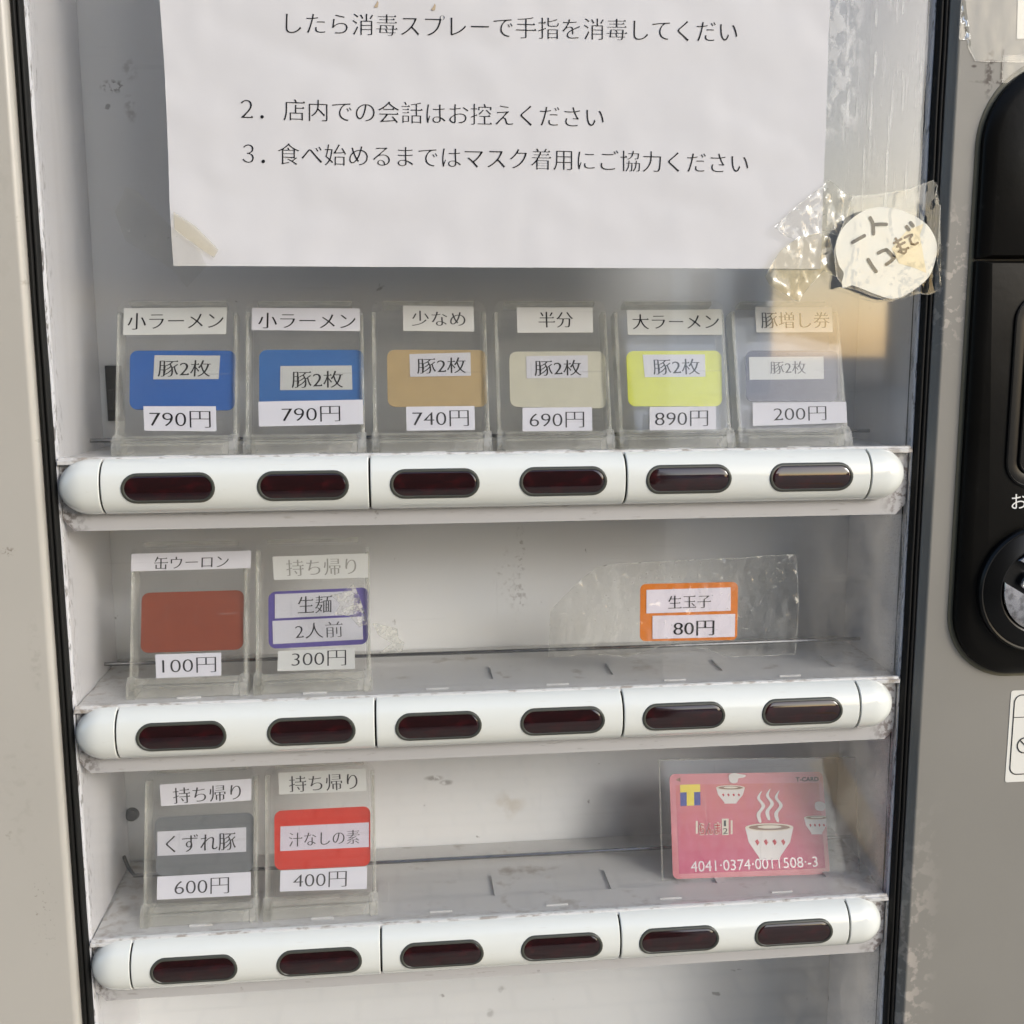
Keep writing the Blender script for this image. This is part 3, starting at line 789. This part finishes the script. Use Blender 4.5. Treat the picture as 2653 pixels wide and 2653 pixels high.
def label_on(root, quad_px, body, u0, u1, v0, v1, paper, ink, name='paper_label', d=-.0003, seed=0, curl=.0003):
    q = [hit(root, p, d) for p in quad_px]
    def warp(p):
        t = noise.noise(Vector((p.x*60+seed*7.3, p.z*60, seed)))
        return p + NRM*(curl*(.5+t))
    bm = bmesh.new(); sheet(bm, q, 12, 4, NRM, .00012, warp)
    lb = build(name, bm, paper, root, smooth=True)
    if body:
        tq = [bil(q, u0, v0), bil(q, u1, v0), bil(q, u1, v1), bil(q, u0, v1)]
        lettering('lettering', body, tq, ink, lb, warp=lambda p: warp(p)+NRM*.00012, **(dict(dy=.020, dx=.008) if body[0].isdigit() else {}))
    return lb
def card_in(root, quad_px, mat, d=.0030, rad=.004, holder=None):
    q = [hit(root, p, d) for p in quad_px]
    bm = bmesh.new(); w = (q[1]-q[0]).length; h = (q[3]-q[0]).length
    pts = [bil(q, x/w, 1-z/h) for x, z in rrect(0, w, 0, h, rad, 6)]
    prism(bm, pts, -NRM*.0006); return build('colour_card', bm, mat, root)
W, G_, D_ = M['label_white'], M['label_grey'], M['label_dull']
I, IG, IP = M['ink'], M['ink_grey'], M['ink_pale']
def frac(x0, x1, q): return (x0-q[0][0])/(q[1][0]-q[0][0]), (x1-q[0][0])/(q[1][0]-q[0][0])
# each: row, col, zoom, label, card(colour, quad), [(text, quad, x0, x1, v0, v1, paper, ink)]
H = [
 (0, 0, ZA, 'clear holder with blue card priced 790円 at the left end of the top shelf', ('blue', (508, 447), (1097, 447), (1090, 780), (505, 775)), [
   ('小ラーメン', (475, 212), (1047, 207), (1043, 356), (470, 362), 497, 1030, .19, .80, G_, I),
   ('豚2枚', (645, 473), (1010, 475), (1001, 605), (638, 607), 668, 962, .20, .90, G_, I),
   ('790円', (583, 757), (986, 757), (990, 897), (588, 893), 615, 955, .20, .86, W, I)]),
 (0, 1, ZA, 'clear holder with blue card and a wide 790円 strip across its foot', ('blue2', (1227, 443), (1808, 443), (1808, 780), (1227, 780)), [
   ('小ラーメン', (1188, 210), (1786, 213), (1788, 340), (1185, 333), 1222, 1762, .22, .92, W, I),
   ('豚2枚', (1345, 533), (1742, 530), (1745, 664), (1343, 667), 1408, 1692, .22, .92, G_, I),
   ('790円', (1222, 732), (1803, 720), (1806, 857), (1226, 870), 1350, 1675, .24, .86, W, I)]),
 (0, 2, ZB, 'clear holder with tan card labelled 少なめ priced 740円', ('tan', (247, 498), (870, 500), (876, 855), (252, 855)), [
   ('少なめ', (347, 222), (788, 228), (794, 385), (350, 380), 400, 735, .20, .80, D_, IG),
   ('豚2枚', (388, 525), (770, 515), (773, 660), (393, 667), 432, 740, .20, .88, W, I),
   ('740円', (367, 855), (795, 850), (798, 1000), (371, 1005), 405, 758, .18, .84, W, IG)]),
 (0, 3, ZB, 'clear holder with cream card labelled 半分 priced 690円', ('cream', (1012, 510), (1612, 508), (1622, 865), (1018, 855)), [
   ('半分', (1058, 232), (1533, 234), (1537, 390), (1064, 393), 1192, 1408, .18, .80, D_, I),
   ('豚2枚', (1118, 538), (1503, 532), (1506, 672), (1122, 677), 1168, 1462, .20, .90, W, I),
   ('690円', (1096, 860), (1530, 857), (1532, 1005), (1096, 1008), 1140, 1480, .20, .86, W, IG)]),
 (0, 4, ZC, 'clear holder with bright yellow card labelled 大ラーメン priced 890円', ('yellow', (47, 450), (577, 447), (582, 757), (60, 757)), [
   ('大ラーメン', (50, 222), (577, 218), (583, 360), (57, 360), 78, 560, .18, .78, G_, I),
   ('豚2枚', (140, 470), (486, 468), (489, 592), (152, 595), 190, 455, .20, .90, W, I),
   ('890円', (178, 762), (547, 757), (547, 887), (178, 893), 208, 503, .18, .84, W, IG)]),
 (0, 5, ZC, 'clear holder with dark navy card labelled 豚増し券 priced 200円', ('navy', (713, 447), (1228, 447), (1222, 730), (715, 730)), [
   ('豚増し券', (763, 205), (1191, 207), (1197, 345), (772, 347), 792, 1175, .20, .84, D_, I),
   ('豚2枚', (730, 483), (1145, 480), (1148, 605), (735, 610), 845, 1045, .20, .76, G_, IG),
   ('200円', (750, 738), (1272, 732), (1275, 850), (752, 867), 865, 1158, .20, .84, W, IG)]),
 (1, 0, ZD, 'clear holder with plain brick red card labelled 缶ウーロン priced 100円', ('brown', (543, 480), (1083, 465), (1078, 778), (537, 798)), [
   ('缶ウーロン', (490, 275), (1120, 257), (1117, 350), (487, 367), 610, 1003, .20, .92, W, IG),
   ('100円', (615, 805), (962, 795), (963, 915), (620, 930), 650, 935, .18, .84, W, IG)]),
 (1, 1, ZD, 'clear holder with purple edged card 生麺 2人前 priced 300円 and dried glue on it', ('purple', (1210, 475), (1740, 450), (1735, 750), (1212, 775)), [
   ('持ち帰り', (1232, 290), (1735, 272), (1737, 400), (1240, 412), 1300, 1672, .16, .86, G_, IP),
   ('生麺', (1245, 487), (1660, 470), (1660, 595), (1245, 615), 1365, 1545, .14, .86, W, IG),
   ('2人前', (1232, 628), (1705, 605), (1710, 725), (1235, 750), 1350, 1600, .16, .84, W, IG),
   ('300円', (1262, 787), (1665, 770), (1667, 880), (1258, 893), 1335, 1620, .08, .82, G_, IG)]),
 (2, 0, ZF, 'clear holder with grey card labelled くずれ豚 priced 600円', ('grey', (540, 468), (1090, 440), (1085, 770), (545, 795)), [
   ('持ち帰り', (565, 285), (1077, 252), (1075, 372), (575, 405), 635, 1018, .20, .94, W, IG),
   ('くずれ豚', (553, 547), (1047, 522), (1047, 658), (553, 682), 600, 990, .18, .90, W, I),
   ('600円', (553, 797), (1073, 770), (1073, 900), (551, 925), 650, 952, .18, .86, W, IG)]),
 (2, 1, ZF, 'clear holder with bright red card labelled 汁なしの素 priced 400円', ('red', (1203, 432), (1738, 405), (1738, 737), (1205, 762)), [
   ('持ち帰り', (1227, 220), (1710, 195), (1718, 320), (1230, 340), 1283, 1662, .18, .92, G_, IG),
   ('汁なしの素', (1238, 518), (1730, 495), (1730, 632), (1236, 655), 1285, 1678, .28, .84, M['label_lilac'], IG),
   ('400円', (1238, 763), (1720, 740), (1718, 865), (1234, 880), 1310, 1607, .16, .86, W, IG)]),
]
for i, (row, col, z, lab, card, labs) in enumerate(H):
    root = make_holder(row, col, lab)
    cd = card_in(root, [z(*p) for p in card[1:]], M['card_'+card[0]])
    for j, L in enumerate(labs):
        q = L[1:5]; u0, u1 = frac(L[5], L[6], q)
        on_card = j == 1 and len(labs) > 2 or (len(labs) == 4 and j in (1, 2))
        nm = 'name_label' if j == 0 else ('price_label' if j == len(labs)-1 else 'portion_label')
        # labels on the coloured card lie under the clear front, the others are stuck on the front
        label_on(root, [z(*p) for p in q], L[0], u0, u1, L[7], L[8], L[9], L[10], nm, d=.0027 if on_card else -.0003, seed=i*5+j, curl=.00005 if on_card else .0003)

# ================================================================== PAPER NOTICE ON THE TOP WINDOW
YN = .0122
def nwarp(p):
    t = noise.noise(Vector((p.x*9, p.z*16, 1.7)))*.0012 + noise.noise(Vector((p.x*22+p.z*30, p.z*34, 4.1)))*.0005
    t += .0004*noise.noise(Vector((p.x*70, p.z*45, 8)))
    e = max(0, (.118-p.z)/.014); t += e*e*.0006*math.sin(p.x*55)
    return p + Vector((.0006*math.sin(p.z*40) if p.x < -.14 else 0, -abs(t)*1.2, 0))
notice = empty('paper_notice', (0, YN, .105), 'large white printed notice sheet taped over the top window', 'notice')
nl = notice.location
tl, tr = onY(412, 0, YN), onY(2150, 0, YN); bl, br = onY(453, 689, YN), onY(2126, 697, YN)
hh = .12
tl2 = tl + (tl-bl)*(hh/(tl-bl).length); tr2 = tr + (tr-br)*(hh/(tr-br).length)
q = [p-nl for p in (tl2, tr2, br, bl)]
bm = bmesh.new(); sheet(bm, q, 90, 70, Vector((0, -1, 0)), .00015, lambda p: nwarp(p+nl)-nl)
sh = build('paper', bm, M['paper'], notice, smooth=True)
def ntext(body, pts, **kw):
    q = [onY(*p, YN)-nl for p in pts]
    return lettering('lettering', body, q, M['ink'], sh, warp=lambda p: nwarp(p+nl)-nl+Vector((0, -.0002, 0)), dy=.020, dx=.010, **kw)
ntext('したら消毒スプレーで手指を消毒してくだい', [(741, 33), (1909, 56), (1909, 111), (741, 88)])
ntext('店内での会話はお控えください', [(735, 257), (1564, 277), (1564, 332), (735, 313)])
ntext('食べ始めるまではマスク着用にご協力ください', [(720, 371), (1938, 397), (1938, 451), (720, 427)])
ntext('２', [(624, 259), (656, 260), (656, 306), (624, 305)])
ntext('３', [(629, 374), (658, 375), (658, 422), (629, 421)])
ntext('．', [(675, 299), (684, 299), (684, 308), (675, 308)], serif=False)
ntext('．', [(678, 414), (687, 414), (687, 423), (678, 423)], serif=False)

for px in ((975, 12), (1123, 20)):
    ps = [onY(px[0]+a, px[1]+b, YN) for a, b in ((-6, 6), (0, -2), (3, -9), (6, -4), (4, 8), (-3, 9))]
    bm = bmesh.new(); f = bm.faces.new([bm.verts.new(nwarp(p)-nl+Vector((0, -.0003, 0))) for p in ps]); f.normal_update()
    if f.normal.y > 0: f.normal_flip()
    build('rust_spot', bm, flat('rust spot', (.50, .40, .28), .8), sh)

# ================================================================== ORANGE CARD ON THE MIDDLE WINDOW
YO = .0136
oc = empty('price_card', onY(*ZE(447, 750), YO), 'orange bordered card reading 生玉子 80円 taped on the middle window', 'price card')
ol = oc.location
q = [onY(*ZE(*p), YO)-ol for p in ((143, 395), (754, 381), (748, 745), (140, 752))]
w_, h_ = (q[1]-q[0]).length, (q[3]-q[0]).length
bm = bmesh.new(); prism(bm, [bil(q, x/w_, 1-z/h_) for x, z in rrect(0, w_, 0, h_, .003, 5)], Vector((0, .0005, 0)))
cb = build('card', bm, M['card_orange'], oc)
for body, pts, x0, x1, v0, v1 in (('生玉子', ((180, 430), (707, 414), (707, 560), (180, 577)), 315, 582, .28, .84), ('80円', ((218, 592), (735, 580), (732, 723), (218, 737)), 348, 605, .26, .90)):
    qq = [onY(*ZE(*p), YO)-ol+Vector((0, -.0003, 0)) for p in pts]
    bm = bmesh.new(); sheet(bm, qq, 6, 2, Vector((0, -1, 0)), .0001)
    lb = build('paper_label', bm, M['label_lilac'], oc)
    u0, u1 = frac(x0, x1, pts)
    lettering('lettering', body, [bil(qq, u0, v0)+Vector((0, -.00015, 0)), bil(qq, u1, v0)+Vector((0, -.00015, 0)), bil(qq, u1, v1)+Vector((0, -.00015, 0)), bil(qq, u0, v1)+Vector((0, -.00015, 0))], M['ink'], lb)

# ================================================================== MEMBERSHIP CARD IN ITS SLEEVE
YS = .0405; zs = ROWS[2]+BP_TOP
so = Vector((.15, YS, zs))
TS = R(19); SU = Vector((0, math.sin(TS), math.cos(TS))); SN = Vector((0, -math.cos(TS), math.sin(TS)))
def shit(px, d=0): return onPlane(px[0], px[1], so - SN*d, SN)
sl_q = [shit(ZG(*p)) for p in ((262, 166), (1490, 150), (1520, 895), (284, 925))]
sleeve = empty('card_sleeve', so, 'clear rigid plastic sleeve leaning on the bottom shelf around the pink card', 'card sleeve')
q = [p-so for p in sl_q]; w_, h_ = (q[1]-q[0]).length, (q[3]-q[0]).length
for nm, d in (('front_sheet', 0), ('back_sheet', .0022)):
    bm = bmesh.new(); prism(bm, [bil(q, x/w_, 1-z/h_)-SN*d for x, z in rrect(0, w_, 0, h_, .001, 2)], -SN*.0004); build(nm, bm, M['sleeve'], sleeve)
bm = bmesh.new()
for a, b in ((0, 1), (1, 2), (3, 0)):
    tube(bm, [q[a]-SN*.0011, q[b]-SN*.0011], .0005, 6)
build('sealed_edge', bm, M['holder_edge'], sleeve, smooth=True)
mc = empty('membership_card', so, 'pink membership card with a yellow and blue T emblem standing in a clear sleeve', 'card')
def cq(pts, d): return [shit(ZG(*p), .0012)-so+SN*d for p in pts]
CQ = cq(((325, 255), (1283, 240), (1330, 880), (347, 912)), 0)
w_, h_ = (CQ[1]-CQ[0]).length, (CQ[3]-CQ[0]).length
def cpt(u, v, d): return bil(CQ, u, v)+SN*d
pink = flat('pink card edge', (.62, .21, .24), .3, .5)
bm = bmesh.new(); prism(bm, [cpt(x/w_, 1-z/h_, 0) for x, z in rrect(0, w_, 0, h_, .0032, 6)], -SN*.0006); build('card_body', bm, pink, mc)
def grad_mat():
    m, nt, b = newmat('printed pink picture')
    g = axis_mask(nt, 2, .008, .052)
    c = mixcol(nt, g, (.50, .04, .13), (.58, .16, .14))
    c = mixcol(nt, mul(nt, noise_mask(nt, (300, 300, 60), .4, .7, 5), .35), c, (.55, .12, .22))
    nt.links.new(c, b.inputs['Base Color']); b.inputs['Roughness'].default_value = .35; return m
def uvz(x, y):
    """zoom coordinates to card fractions"""
    p = shit(ZG(x, y), .0012)-so
    # project on card axes
    e1 = (CQ[1]-CQ[0]); e2 = (CQ[3]-CQ[0]); r = p-CQ[0]
    a11, a12, a22 = e1.dot(e1), e1.dot(e2), e2.dot(e2); b1, b2 = r.dot(e1), r.dot(e2); D = a11*a22-a12*a12
    return (b1*a22-b2*a12)/D, (b2*a11-b1*a12)/D
def shape(name, pts, mat, d, smooth=0):
    P = [Vector((*uvz(*p), 0)) for p in pts]
    if smooth: P = smooth_loop(P, smooth)
    bm = bmesh.new(); f = bm.faces.new([bm.verts.new(cpt(p.x, p.y, d)) for p in P])
    bmesh.ops.triangulate(bm, faces=[f]); 
    for f in bm.faces:
        f.normal_update()
        if f.normal.dot(SN) < 0: f.normal_flip()
    return build(name, bm, mat, mc)
shape('picture_panel', ((362, 322), (1258, 308), (1292, 850), (385, 880)), grad_mat(), .00015)
eb = flat('emblem blue', (.03, .04, .30), .35); ey = flat('emblem yellow', (.80, .66, .03), .35); cw = flat('print white', (.75, .72, .70), .4)
cc = flat('print cream', (.72, .66, .55), .4); br_ = flat('print brown', (.24, .12, .07), .4); rd = flat('print red', (.50, .010, .03), .4)
shape('emblem', ((390, 322), (515, 318), (518, 450), (393, 455)), eb, .0003)
shape('emblem_letter', ((390, 322), (515, 318), (516, 366), (477, 367), (478, 451), (432, 453), (431, 368), (391, 370)), ey, .00045)
shape('arrow_mark', ((362, 291), (392, 276), (393, 304)), br_, .0003)
def ctext(body, pts, mat, d, **kw): return lettering('lettering', body, [Vector(cpt(*uvz(*p), d)) for p in pts], mat, mc, **kw)
ctext('T-CARD', ((1113, 275), (1255, 272), (1256, 300), (1114, 302)), M['ink'], .0004, style='mincho', dy=-.03, dx=-.03, serif=False)
shape('title_plate', ((488, 548), (500, 548), (500, 628), (488, 628)), cc, .0003); shape('title_plate', ((705, 545), (717, 545), (717, 632), (705, 632)), cc, .0003)
ctext('らんま', ((506.5, 560.5), (643.5, 556.5), (643.5, 635.5), (506.5, 639.5)), cc, .0004, style='mincho', dy=-.075, dx=-.075, serif=False)
ctext('らんま', ((510, 566), (640, 562), (640, 630), (510, 634)), rd, .0007, style='mincho', dy=-.02, dx=-.02, serif=False)
shape('title_box', ((650, 535), (692, 534), (692, 637), (652, 638)), cc, .0003)
ctext('1', ((662, 545), (676, 545), (676, 582), (662, 582)), M['ink_grey'], .00045, style='sans'); ctext('2', ((656, 594), (686, 593), (686, 630), (656, 631)), M['ink_grey'], .00045, style='sans')
def bowl(cx, cy, w, h, clip=99999):
    el = [(min(clip, cx+w*math.cos(a)), cy+w*.17*math.sin(a)) for a in [2*math.pi*k/24 for k in range(24)]]
    body = [(cx-w, cy), (min(clip, cx+w), cy), (min(clip, cx+w*.86), cy+h*.45), (min(clip, cx+w*.45), cy+h*.9), (min(clip, cx+w*.4), cy+h), (cx-w*.4, cy+h), (cx-w*.45, cy+h*.9), (cx-w*.86, cy+h*.45)]
    shape('picture_bowl', body, cw, .0003); shape('picture_bowl', el, cc, .00045)
    shape('picture_soup', [(min(clip-2, cx+w*.86*math.cos(a)), cy+w*.12*math.sin(a)) for a in [2*math.pi*k/20 for k in range(20)]], br_, .0006)
    shape('picture_soup', [(min(clip-2, cx+w*.5*math.cos(a)), cy-w*.02+w*.07*math.sin(a)) for a in [2*math.pi*k/16 for k in range(16)]], cc, .0007)
    for k in range(4):
        x = cx-w*.6+k*w*.36
        if x+8 < clip: shape('picture_pattern', [(x, cy+h*.42), (x+w*.1, cy+h*.36), (x+w*.18, cy+h*.46), (x+w*.1, cy+h*.56)], rd, .0005)
bowl(705, 340, 90, 100); bowl(1240, 530, 78, 105, 1300)
shape('picture_steam', ((700, 300), (695, 262), (725, 248), (765, 255), (800, 262), (790, 275), (755, 282), (748, 305), (722, 312)), cw, .0005, 4)
shape('picture_steam', ((1232, 470), (1232, 436), (1262, 428), (1290, 440), (1298, 462), (1280, 486), (1250, 485)), cw, .0005, 4)
bowl(945, 590, 150, 205)
for ox, oy in ((880, 555), (935, 540), (990, 552)):
    shape('picture_steam', [(ox+a, oy+b) for a, b in ((0, 0), (-14, -50), (18, -100), (-10, -150), (20, -195), (8, -150), (40, -100), (10, -50), (16, 0))], cw, .0005, 4)
emb = flat('embossed silver digits', (.75, .66, .68), .25, .5, .3)
ctext('4041·0374·0011508·-3', ((455, 800), (1240, 775), (1245, 840), (458, 868)), emb, .0004, style='sans')

# ================================================================== ROUND NOTE WITH HANDWRITING
YR = .0070
rn = empty('round_note', onY(*ZN(1215, 1135), YR), 'round cream paper note with handwritten brush pen words taped over the black seal', 'note')
rl = rn.location
outl = [(755, 680), (790, 545), (880, 430), (1045, 322), (1220, 308), (1400, 350), (1560, 440), (1640, 540), (1678, 650), (1665, 780), (1610, 930), (1500, 1035), (1370, 1115), (1260, 1137), (1130, 1100), (1010, 1052), (905, 1015), (860, 1030), (818, 1044), (812, 985), (830, 905), (785, 830)]
def rwarp(p): return p + Vector((0, -.0006*abs(noise.noise(Vector((p.x*45, p.z*45, 2)))), 0))
pts = []
for i, p in enumerate(outl): pts.append(p)
P3 = [onY(*ZN(*p), YR)-rl for p in pts]
sm = smooth_loop(P3[:17], 4)[:-4*1] if False else P3
loop = []
m = len(P3)
for i in range(m):
    loop.append(P3[i])
    if i < 16 or i > 18:
        p0, p1, p2, p3 = (P3[(i+k-1) % m] for k in range(4))
        for k in (1, 2, 3):
            t = k/4; loop.append(.5*((2*p1)+(p2-p0)*t+(2*p0-5*p1+4*p2-p3)*t*t+(3*p1-p0-3*p2+p3)*t**3))
bm = bmesh.new(); prism(bm, loop, Vector((0, .0003, 0))); npap = build('paper', bm, M['note'], rn)
stain = flat('damp stained paper', (.76, .66, .44), .6)
def note_poly(name, pts, mat, d):
    bm = bmesh.new(); f = bm.faces.new([bm.verts.new(onY(*ZN(*p), YR)-rl+Vector((0, -d, 0))) for p in pts]); bmesh.ops.triangulate(bm, faces=[f])
    for f in bm.faces:
        f.normal_update()
        if f.normal.y > 0: f.normal_flip()
    return build(name, bm, mat, npap)
note_poly('stain', ((1265, 680), (1330, 600), (1400, 520), (1555, 455), (1520, 560), (1545, 700), (1580, 905), (1480, 860), (1330, 815), (1300, 740)), stain, .00012)
def stroke(pts, wd, mat):
    bm = bmesh.new(); P = [onY(*ZN(*p), YR)-rl for p in pts]
    L, Rr = [], []
    for i, p in enumerate(P):
        t = (P[min(i+1, len(P)-1)]-P[max(i-1, 0)]).normalized(); s = Vector((-t.z, 0, t.x))*wd
        L.append(bm.verts.new(p+s+Vector((0, -.0003, 0)))); Rr.append(bm.verts.new(p-s+Vector((0, -.0003, 0))))
    for i in range(len(P)-1): bm.faces.new((L[i], L[i+1], Rr[i+1], Rr[i]))
    for q_, sg in ((P[0], L[0]), (P[-1], L[-1])):
        r = bmesh.ops.create_circle(bm, segments=12, radius=wd, cap_ends=True, matrix=Matrix.Translation(q_+Vector((0, -.00031, 0))) @ Matrix.Rotation(R(90), 4, 'X'))
    return bm
def write(list_, wd, mat):
    bm = bmesh.new()
    for pts in list_:
        b2 = stroke(pts, wd, mat); me = bpy.data.meshes.new('tmp'); b2.to_mesh(me); b2.free(); bm.from_mesh(me); bpy.data.meshes.remove(me)
    return build('handwriting', bm, mat, npap)
write([[(908, 625), (960, 595), (1015, 565)], [(1068, 402), (1088, 440), (1097, 480), (1098, 548)], [(1105, 464), (1160, 460), (1215, 462)],
       [(1143, 722), (1180, 702), (1215, 692)], [(1215, 692), (1255, 728), (1285, 765)], [(1288, 765), (1255, 798), (1215, 825)], [(1050, 782), (1085, 840), (1122, 890)],
       [(1400, 482), (1420, 510)], [(1435, 447), (1458, 475)]], .00088, flat('brush pen black', (.02, .014, .010), .35, .4))
write([[(1285, 632), (1320, 612), (1350, 596)], [(1312, 664), (1350, 642), (1380, 626)], [(1300, 590), (1325, 640), (1352, 690), (1350, 715)], [(1350, 715), (1325, 712), (1345, 690), (1390, 690), (1412, 675)],
       [(1350, 715), (1375, 728), (1392, 712), (1395, 690)], [(1382, 582), (1420, 562), (1448, 556)], [(1448, 558), (1428, 595), (1445, 638), (1475, 645), (1500, 630)]], .00062, M['ink_brown'])

# ================================================================== CLEAR TAPES
def film(name, label, pts_px, y, mat, dens=5, amp=.0008, freq=120, seed=1, cat='tape', group=None, edge=True):
    P = [onY(*p, y) for p in pts_px]; c = sum(P, Vector())/len(P)
    bm = patch([p-c for p in P], dens, amp, freq, seed)
    rim = []
    for e in bm.edges:
        if e.is_boundary and edge: rim.append((e.verts[0].co.copy(), e.verts[1].co.copy()))
    nf = len(bm.faces)
    for a, b in rim:
        a2, b2 = a+Vector((0, -.0001, 0)), b+Vector((0, -.0001, 0)); t = (b2-a2).normalized(); sd_ = Vector((-t.z, 0, t.x))*.00016
        f = bm.faces.new([bm.verts.new(x) for x in (a2-sd_, b2-sd_, b2+sd_, a2+sd_)]); f.material_index = 1
        f.normal_update()
        if f.normal.y > 0: f.normal_flip()
    o = build(name, bm, [mat, M['tape_edge']], None, smooth='all', loc=c); return tag(o, label, cat, group)
film('clear_tape', 'wrinkled clear tape fanning from the round note onto the notice corner', [ZN(*p) for p in ((195, 490), (420, 280), (640, 110), (690, 60), (840, 180), (905, 205), (830, 420), (765, 560), (640, 520), (560, 560), (380, 600), (250, 540))], .0094, M['tape_wrinkled'], 6, .0016, 170, 2)
film('clear_tape', 'yellowed crumpled tape strip hanging below the notice corner', [ZN(*p) for p in ((150, 860), (250, 700), (430, 570), (600, 540), (700, 580), (740, 760), (765, 940), (640, 880), (510, 1020), (410, 1165), (150, 1010), (110, 930))], .0086, M['tape_yellow'], 6, .0014, 150, 5)
film('clear_tape', 'yellowed strip of tape across the lower left corner of the notice', [zoom(0, 0, 2.1467)(*p) for p in ((966, 1180), (1090, 1260), (1215, 1390), (1190, 1432), (1100, 1372), (970, 1275))], .0098, M['tape_yellow'], 4, .0003, 100, 12)
film('clear_tape', 'milky clear tape peeling from the lower left corner of the notice', [zoom(0, 0, 2.1467)(*p) for p in ((700, 1040), (760, 1060), (975, 1285), (1110, 1390), (1150, 1480), (1040, 1600), (960, 1500), (840, 1420), (700, 1340), (640, 1180))], .0104, M['tape'], 5, .0006, 190, 14, edge=False)
film('clear_tape', 'glossy clear tape sheet holding the round note across the black seal', [ZN(*p) for p in ((905, 205), (1130, 190), (1430, 140), (1640, 60), (1680, 110), (1650, 260), (1710, 290), (1690, 620), (1680, 800), (1720, 1050), (1600, 1100), (1520, 1090), (1400, 1120), (1260, 1160), (1080, 1110), (950, 1060), (830, 1030), (760, 930), (740, 700), (790, 540), (850, 400))], .0061, M['tape_clear'], 6, .00018, 45, 9)
film('clear_tape', 'wide crinkled clear tape across the orange card', [(x, y) for x, y in (ZE1(1150, 560), ZE1(1300, 400), ZE1(1420, 300), ZE1(1500, 272), ZE(100, 262), ZE(500, 240), ZE(800, 228), ZE(935, 215), ZE(1115, 208), ZE(1130, 500), ZE(1110, 830), ZE(700, 850), ZE(560, 800), ZE(300, 770), ZE(60, 850), ZE1(1560, 840), ZE1(1400, 830), ZE1(1140, 850))], .0132, M['tape_wrinkled'], 6, .0012, 110, 4)
film('clear_tape', 'large clear tape sheet with bubbles on the grey panel above the payment unit', [ZR(*p) for p in ((345, -40), (310, 490), (425, 500), (430, 600), (520, 765), (860, 775), (1125, 780), (1225, 780), (1225, -40))], YF-.0004, M['tape_clear'], 5, .00015, 90, 6)
film('clear_tape', 'lower brownish tape remnant with dirty edges above the payment unit', [ZR(*p) for p in ((860, 700), (1225, 690), (1225, 1035), (850, 1035))], YF-.0007, M['tape_clear'], 4, .0002, 130, 7)
film('glue_residue', 'squiggle of dried clear glue beside the purple edged holder', [ZD(*p) for p in ((1760, 640), (1800, 645), (1890, 670), (1895, 720), (1925, 740), (1915, 790), (1830, 790), (1795, 795), (1860, 745), (1790, 700))], .0134, M['glue'], 4, .0008, 200, 8, 'glue')
film('glue_residue', 'blobby dried glue over the purple edged card', [ZD(*p) for p in ((1540, 490), (1600, 480), (1660, 430), (1690, 500), (1640, 560), (1720, 590), (1730, 640), (1690, 660), (1640, 600), (1560, 590), (1590, 540))], .0134, M['glue'], 5, .0009, 260, 3, 'glue')
# white paper slip caught under the tape at the frame edge
q = [onY(*ZR(*p), YF-.0003) for p in ((1050, -60), (1300, -60), (1300, 485), (1035, 485))]
bm = bmesh.new(); sheet(bm, [p-q[3] for p in q], 4, 4, Vector((0, -1, 0)), .0001)
tag(build('paper_slip', bm, M['note'], None, loc=q[3]), 'pale paper slip under clear tape high on the grey panel', 'paper slip')

# ================================================================== STICKER
ZK = zoom(2550, 1760, 6.44); YK = YF-.0003
stc = onY(*ZK(340, 1720), YK)
st = empty('warning_sticker', stc, 'pale sticker with a black rounded outline and a prohibition circle on the grey panel', 'sticker')
zt_, zb_ = onY(*ZK(460, 190), YK).z, onY(*ZK(345, 1720), YK).z; xs_ = (onY(*ZK(455, 230), YK).x+onY(*ZK(345, 1650), YK).x)/2
x2 = xs_+.075
def k2(x, z, d=0): return Vector((x, YK-d, z))-stc
bm = bmesh.new(); prism(bm, [k2(x, z) for x, z in rrect(xs_, x2, zb_, zt_, .0014, 5)], Vector((0, .0002, 0))); base = build('sticker_base', bm, M['note'], st)
def ring2d(outer, inner, d, name):
    bm = bmesh.new(); A = [bm.verts.new(k2(x, z, d)) for x, z in outer]; B = [bm.verts.new(k2(x, z, d)) for x, z in inner]; n = len(A)
    for i in range(n): bm.faces.new((A[i], A[(i+1) % n], B[(i+1) % n], B[i]))
    return build(name, bm, M['ink'], base)
oz1, oz0 = onY(*ZK(640, 250), YK).z, onY(*ZK(560, 1590), YK).z; ox = onY(*ZK(485, 500), YK).x
ring2d(rrect(ox, x2-.002, oz0, oz1, .0045, 8), rrect(ox+.0006, x2-.0026, oz0+.0006, oz1-.0006, .0039, 8), .0002, 'outline')
lz = onY(*ZK(560, 633), YK).z
bm = bmesh.new(); bm.faces.new([bm.verts.new(k2(x, z, .0002)) for x, z in ((ox+.0006, lz-.0002), (x2-.0026, lz-.0002), (x2-.0026, lz+.0002), (ox+.0006, lz+.0002))]); build('outline', bm, M['ink'], base)
cx_ = onY(*ZK(540, 1110), YK).x; cz_ = onY(*ZK(540, 1105), YK).z; rr_ = .0047
cir = lambda r: [(cx_+rr_+r*math.cos(2*math.pi*k/32), cz_+r*math.sin(2*math.pi*k/32)) for k in range(32)]
ring2d(cir(rr_), cir(rr_-.0007), .0002, 'prohibition_sign')
bm = bmesh.new(); a = R(-45); dx, dz = math.cos(a), math.sin(a)
bm.faces.new([bm.verts.new(k2(cx_+rr_+dx*t*rr_*.93-dz*s*.0003, cz_+dz*t*rr_*.93+dx*s*.0003, .00025)) for t, s in ((-1, -1), (1, -1), (1, 1), (-1, 1))]); build('prohibition_sign', bm, M['ink'], base)
